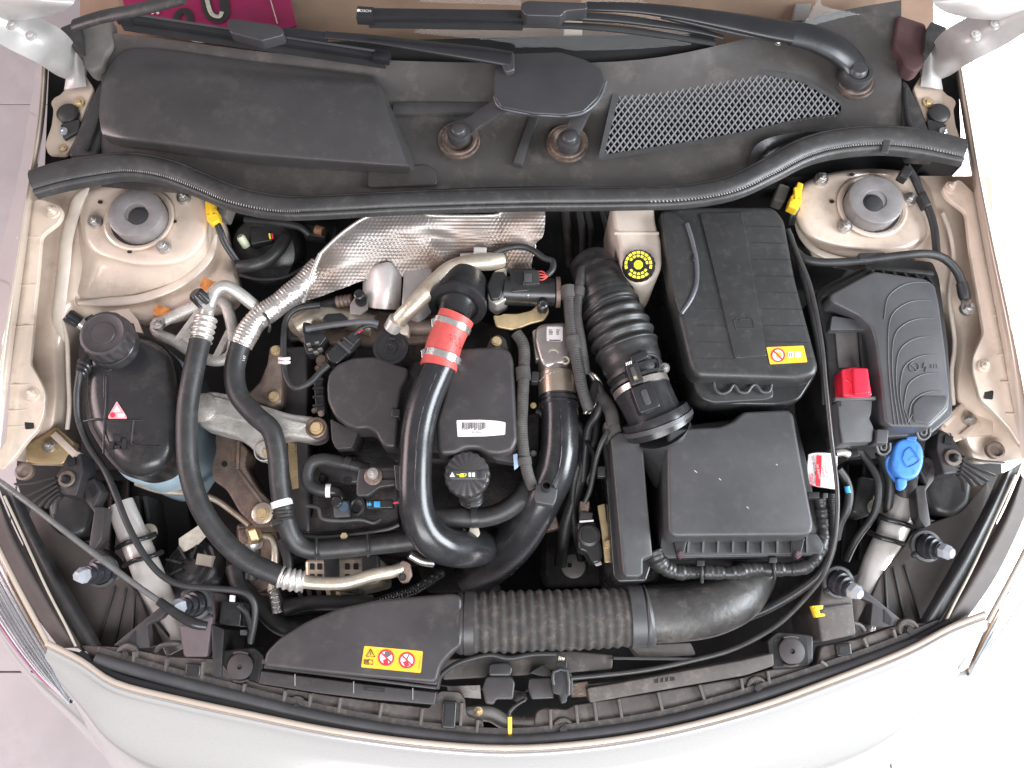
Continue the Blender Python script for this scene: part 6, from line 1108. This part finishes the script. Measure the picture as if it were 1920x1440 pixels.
# ================================================================ bonnet stay rod
sr = thing('bonnet_stay', 'thin steel bonnet stay rod lying diagonally at lower left', 'rod')
tube('rod', [(-14, 893, .88), (60, 948, .875), (150, 1018, .868), (240, 1086, .86), (300, 1128, .855)], 5.5, 'rod_steel', sr, 14); tube('grip', [(298, 1127, .855, 8), (330, 1150, .852, 9), (362, 1168, .848, 10), (388, 1174, .842, 8)], 9, 'plastic_smooth', sr, 14)
# ================================================================ headlamps
def lamp(sx):
    X = (lambda x: x) if sx > 0 else (lambda x: 1912-x); Y = (lambda y: y) if sx > 0 else (lambda y: y-40)
    q = 'left' if sx > 0 else 'right'
    t = thing('headlamp', 'headlamp housing beside the bonnet stay rod with striped lens' if sx > 0 else 'headlamp housing below the blue washer cap with striped lens', 'headlamp', 'headlamp units')
    def pr(n, pts, *a, **k): return prism(n, [(X(x), Y(y)) for x, y in pts], *a, **k)
    pr('rear_cover', [(60, 940), (110, 1000), (190, 1030), (262, 1120), (300, 1210), (150, 1222), (96, 1140), (40, 1030)], .735, -.06, 'lamp_tray', t, 6, 10)
    pr('rear_bulge', [(82, 930), (140, 880), (170, 900), (176, 950), (160, 1000), (122, 1010), (90, 985)], .745, -.06, 'plastic', t, 18, 14, seg=5)
    for a, b in (((215, 1100), (182, 1212)), ((236, 1104), (212, 1216)), ((252, 1110), (246, 1214))): bar('cover_ridge', (X(a[0]), Y(a[1]), .740), (X(b[0]), Y(b[1]), .739), 4, .006, 'plastic', t, 1)
    loft('inner_seal', [[(X(-6), Y(905), .80), (X(34), Y(1000), .79), (X(92), Y(1110), .78), (X(162), Y(1222), .772)], [(X(18), Y(920), .812), (X(56), Y(1000), .80), (X(112), Y(1104), .79), (X(178), Y(1212), .778)], [(X(40), Y(930), .79), (X(72), Y(1000), .78), (X(126), Y(1096), .77), (X(192), Y(1212), .765)]], 'plastic', t, 6)
    loft('outer_rail', [[(X(-30), Y(950), .80), (X(0), Y(1030), .79), (X(50), Y(1130), .782), (X(112), Y(1216), .776)], [(X(-6), Y(935), .82), (X(24), Y(1018), .808), (X(78), Y(1118), .796), (X(140), Y(1215), .784)], [(X(-2), Y(925), .80), (X(34), Y(1006), .79), (X(92), Y(1112), .78), (X(158), Y(1220), .772)]], 'lamp_tray', t, 6)
    tube('rail_edge', [(X(8), Y(930), .822), (X(44), Y(1008), .812), (X(86), Y(1100), .80), (X(122), Y(1170), .792), (X(142), Y(1212), .786)], 2.4, 'cream_dull', t, 8)
    LX = (lambda x: x) if sx > 0 else (lambda x: 1948-x); LY = (lambda y: y) if sx > 0 else (lambda y: y-52)
    inn = [(-34, 960, .796), (-6, 1020, .79), (26, 1086, .785), (62, 1155, .78), (96, 1218, .776), (134, 1306, .752)]; out = [(-54, 1105, .722), (-22, 1150, .722), (12, 1198, .725), (46, 1242, .728), (84, 1282, .732), (136, 1318, .738)]
    mid = [((a[0]+b[0])/2-6, (a[1]+b[1])/2+6, (a[2]+b[2])/2+.016) for a, b in zip(inn, out)]
    loft('reflector', [[(LX(x), LY(y), z-.012) for x, y, z in r] for r in (inn, mid, out)], 'chrome_soft', t, 6)
    loft('lens', [[(LX(x), LY(y), z) for x, y, z in r] for r in (inn, mid, out)], 'lens_glass', t, 6)
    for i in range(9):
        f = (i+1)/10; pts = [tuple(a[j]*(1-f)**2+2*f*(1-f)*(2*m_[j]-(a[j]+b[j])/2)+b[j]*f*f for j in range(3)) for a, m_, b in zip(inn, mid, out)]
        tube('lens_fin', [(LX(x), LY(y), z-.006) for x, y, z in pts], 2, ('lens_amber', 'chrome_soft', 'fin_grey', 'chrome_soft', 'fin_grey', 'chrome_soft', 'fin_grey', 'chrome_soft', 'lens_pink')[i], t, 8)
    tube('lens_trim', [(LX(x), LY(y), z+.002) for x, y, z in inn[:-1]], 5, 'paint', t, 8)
    # finned bracket
    bk = pr('corner_bracket', [(104, 892), (118, 872), (128, 848), (152, 850), (156, 880), (142, 930), (100, 925)], .80, -.05, 'plastic_warm', t, 3, 5)
    lathe('bracket_washer', (X(126), Y(898), .803), [(15, 0), (16, 2), (14, 4), (0, 4)], 'bracket_brown', t, seg=20); lathe('bracket_pin', (X(125), Y(899), .806), [(9, 0), (8, 8), (5, 14), (0, 15)], 'plastic_smooth', t, seg=18)
    pr('bracket_socket', [(124, 858), (140, 856), (141, 870), (126, 873)], .806, -.008, 'void', t, 1)
    for i, (ex, ey) in enumerate(((30, 908), (48, 932), (62, 942), (74, 950), (88, 952), (104, 962))): tube('fin', [(X(106+i*2), Y(896+i*7), .802), (X((106+ex)/2+2), Y((896+i*7+ey)/2+(2-i)*1.2), .796), (X(ex), Y(ey), .788)], 2.2, 'plastic_warm', t, 8, flat=2.6)
    lathe('locating_boss', (X(46), Y(884), .80), [(16, -8), (17, 3), (13, 4), (9, -2), (0, -2)], 'bracket_brown', t, seg=20)
    pr('frame_rail', [(156, 904), (176, 896), (190, 920), (176, 950), (196, 950), (190, 1010), (178, 1030), (166, 1024), (176, 960), (160, 940)], .775, -.03, 'plastic_warm', t, 2, 4); pr('frame_window', [(166, 915), (176, 908), (182, 922), (174, 934)], .7765, -.002, 'void', t)
    pr('support_strut', [(212, 1210), (300, 1138), (312, 1146), (300, 1160), (276, 1170), (280, 1214), (250, 1216)], .775, -.02, 'plastic_warm', t, 2, 4); pr('strut_slot', [(240, 1200), (254, 1182), (254, 1206), (242, 1212)], .7765, -.002, 'void', t)
    tube('strut_arch', [(X(292), Y(1222), .77), (X(300), Y(1212), .775), (X(320), Y(1206), .778), (X(338), Y(1206), .775)], 5, 'plastic_warm', t, 8)
    return t
lamp(1); lamp(-1)
# lamp adjusters
def adjuster(x, y, tipx, tipy, z_, lab):
    t = thing('lamp_adjuster', lab, 'adjuster', 'headlamp adjusters'); ax_ = P(tipx, tipy, z_+.03)-P(x, y, z_)
    lathe('collar', (x, y, z_), [(30, -8), (31, -2), (29, 2), (24, 3), (23, -4), (0, -4)], 'plastic_grey', t, (0, -.12, 1), 32)
    lathe('holder', (x, y, z_+.001), [(22, -4), (22, 8), (18, 9), (18, 15), (20, 16), (20, 20), (15, 21), (15, 28), (12, 29), (0, 29)], 'holder_black', t, ax_, 28)
    lathe('crystal_tip', (x, y, z_+.001), [(12, 28), (15, 32), (15, 42), (9, 52), (0, 53)], 'crystal', t, ax_, 6, smooth=10)
    for i in range(3):
        a = i*2.1+.4; prism('lug', rect(x+26*math.cos(a), y+26*math.sin(a), 10, 7, math.degrees(a)), z_+.005, -.008, 'holder_black', t, 1)
    return t
adjuster(190, 1072, 158, 1078, .78, 'lamp adjuster beside the left wing with clear hexagonal tip')
adjuster(366, 1132, 336, 1138, .80, 'lamp adjuster at the inner end of the bonnet stay rod')
adjuster(1737, 1024, 1772, 1034, .78, 'lamp adjuster beside the right wing with clear hexagonal tip')
adjuster(1572, 1092, 1604, 1110, .80, 'lamp adjuster above the small yellow clip')
for X0, s_, lab in ((0, 1, 'mauve plastic post carrying the lamp adjuster near the stay rod'), (0, -1, 'grey plastic post carrying the lamp adjuster above the yellow clip')):
    t = thing('support_post', lab, 'post', 'posts between headlamps and front panel')
    pts = [(338, 1110), (350, 1104), (394, 1108), (398, 1160), (388, 1232), (344, 1232), (336, 1180)] if s_ == 1 else [(1546, 1078), (1560, 1068), (1594, 1066), (1600, 1140), (1606, 1190), (1540, 1204), (1532, 1150)]
    prism('post', pts, .785, -.14, 'post_mauve' if s_ == 1 else 'plastic_dusty', t, 4, 6); bar('post_step', (pts[-1][0]+2, pts[-1][1]-8, .79), (pts[3][0]-2, pts[3][1]-6, .79), 5, .01, 'plastic_warm', t, 1)
pk = thing('cable_plug', 'black plug and wires beside the inner lamp adjuster on the left', 'plug')
prism('plug', rp(rect(432, 1150, 40, 46, 6), 4), .775, -.05, 'plastic_smooth', pk, 3); tube('lead', [(446, 1135, .78), (462, 1150, .775), (470, 1180, .77), (468, 1200, .76)], 5, 'cable', pk, 10); prism('clip', rp(rect(456, 1186, 12, 10), 1), .785, -.01, 'plastic_grey', pk, 1); prism('white_key', rp(rect(434, 1122, 7, 12, 4), 1), .79, -.01, 'label_white', pk); prism('side_wall', [(396, 1170), (420, 1180), (414, 1270), (400, 1268)], .785, -.12, 'plastic', pk, 3, 3)
yc = thing('retainer_clip', 'small yellow retaining clip on the grey lamp post', 'clip'); prism('clip', [(1522, 1136), (1544, 1134), (1543, 1142), (1536, 1143), (1538, 1150), (1546, 1150), (1548, 1155), (1530, 1158)], .80, -.012, 'yellow_plastic', yc, 1.5, 2); bar('tongue', (1528, 1140, .803), (1536, 1152, .803), 4, .006, 'yellow_plastic', yc, 1)
# ================================================================ set every group's origin at the base of its thing
bpy.context.view_layer.update()
def allmesh(o):
    out = []
    for c in o.children:
        if c.type == 'MESH': out.append(c)
        out += allmesh(c)
    return out
for e in ROOTS:
    lo = Vector((9, 9, 9)); hi = -lo
    for o in allmesh(e):
        for v in o.bound_box:
            q = o.matrix_world @ Vector(v)
            lo = Vector(map(min, lo, q)); hi = Vector(map(max, hi, q))
    loc = Vector(((lo.x+hi.x)/2, (lo.y+hi.y)/2, lo.z)); e.location = loc
    for c in e.children: c.matrix_parent_inverse = Matrix.Translation(-loc)
SC.render.engine = 'CYCLES'
SC.cycles.max_bounces = 6; SC.cycles.diffuse_bounces = 3; SC.cycles.glossy_bounces = 3; SC.cycles.transmission_bounces = 4; SC.cycles.transparent_max_bounces = 6
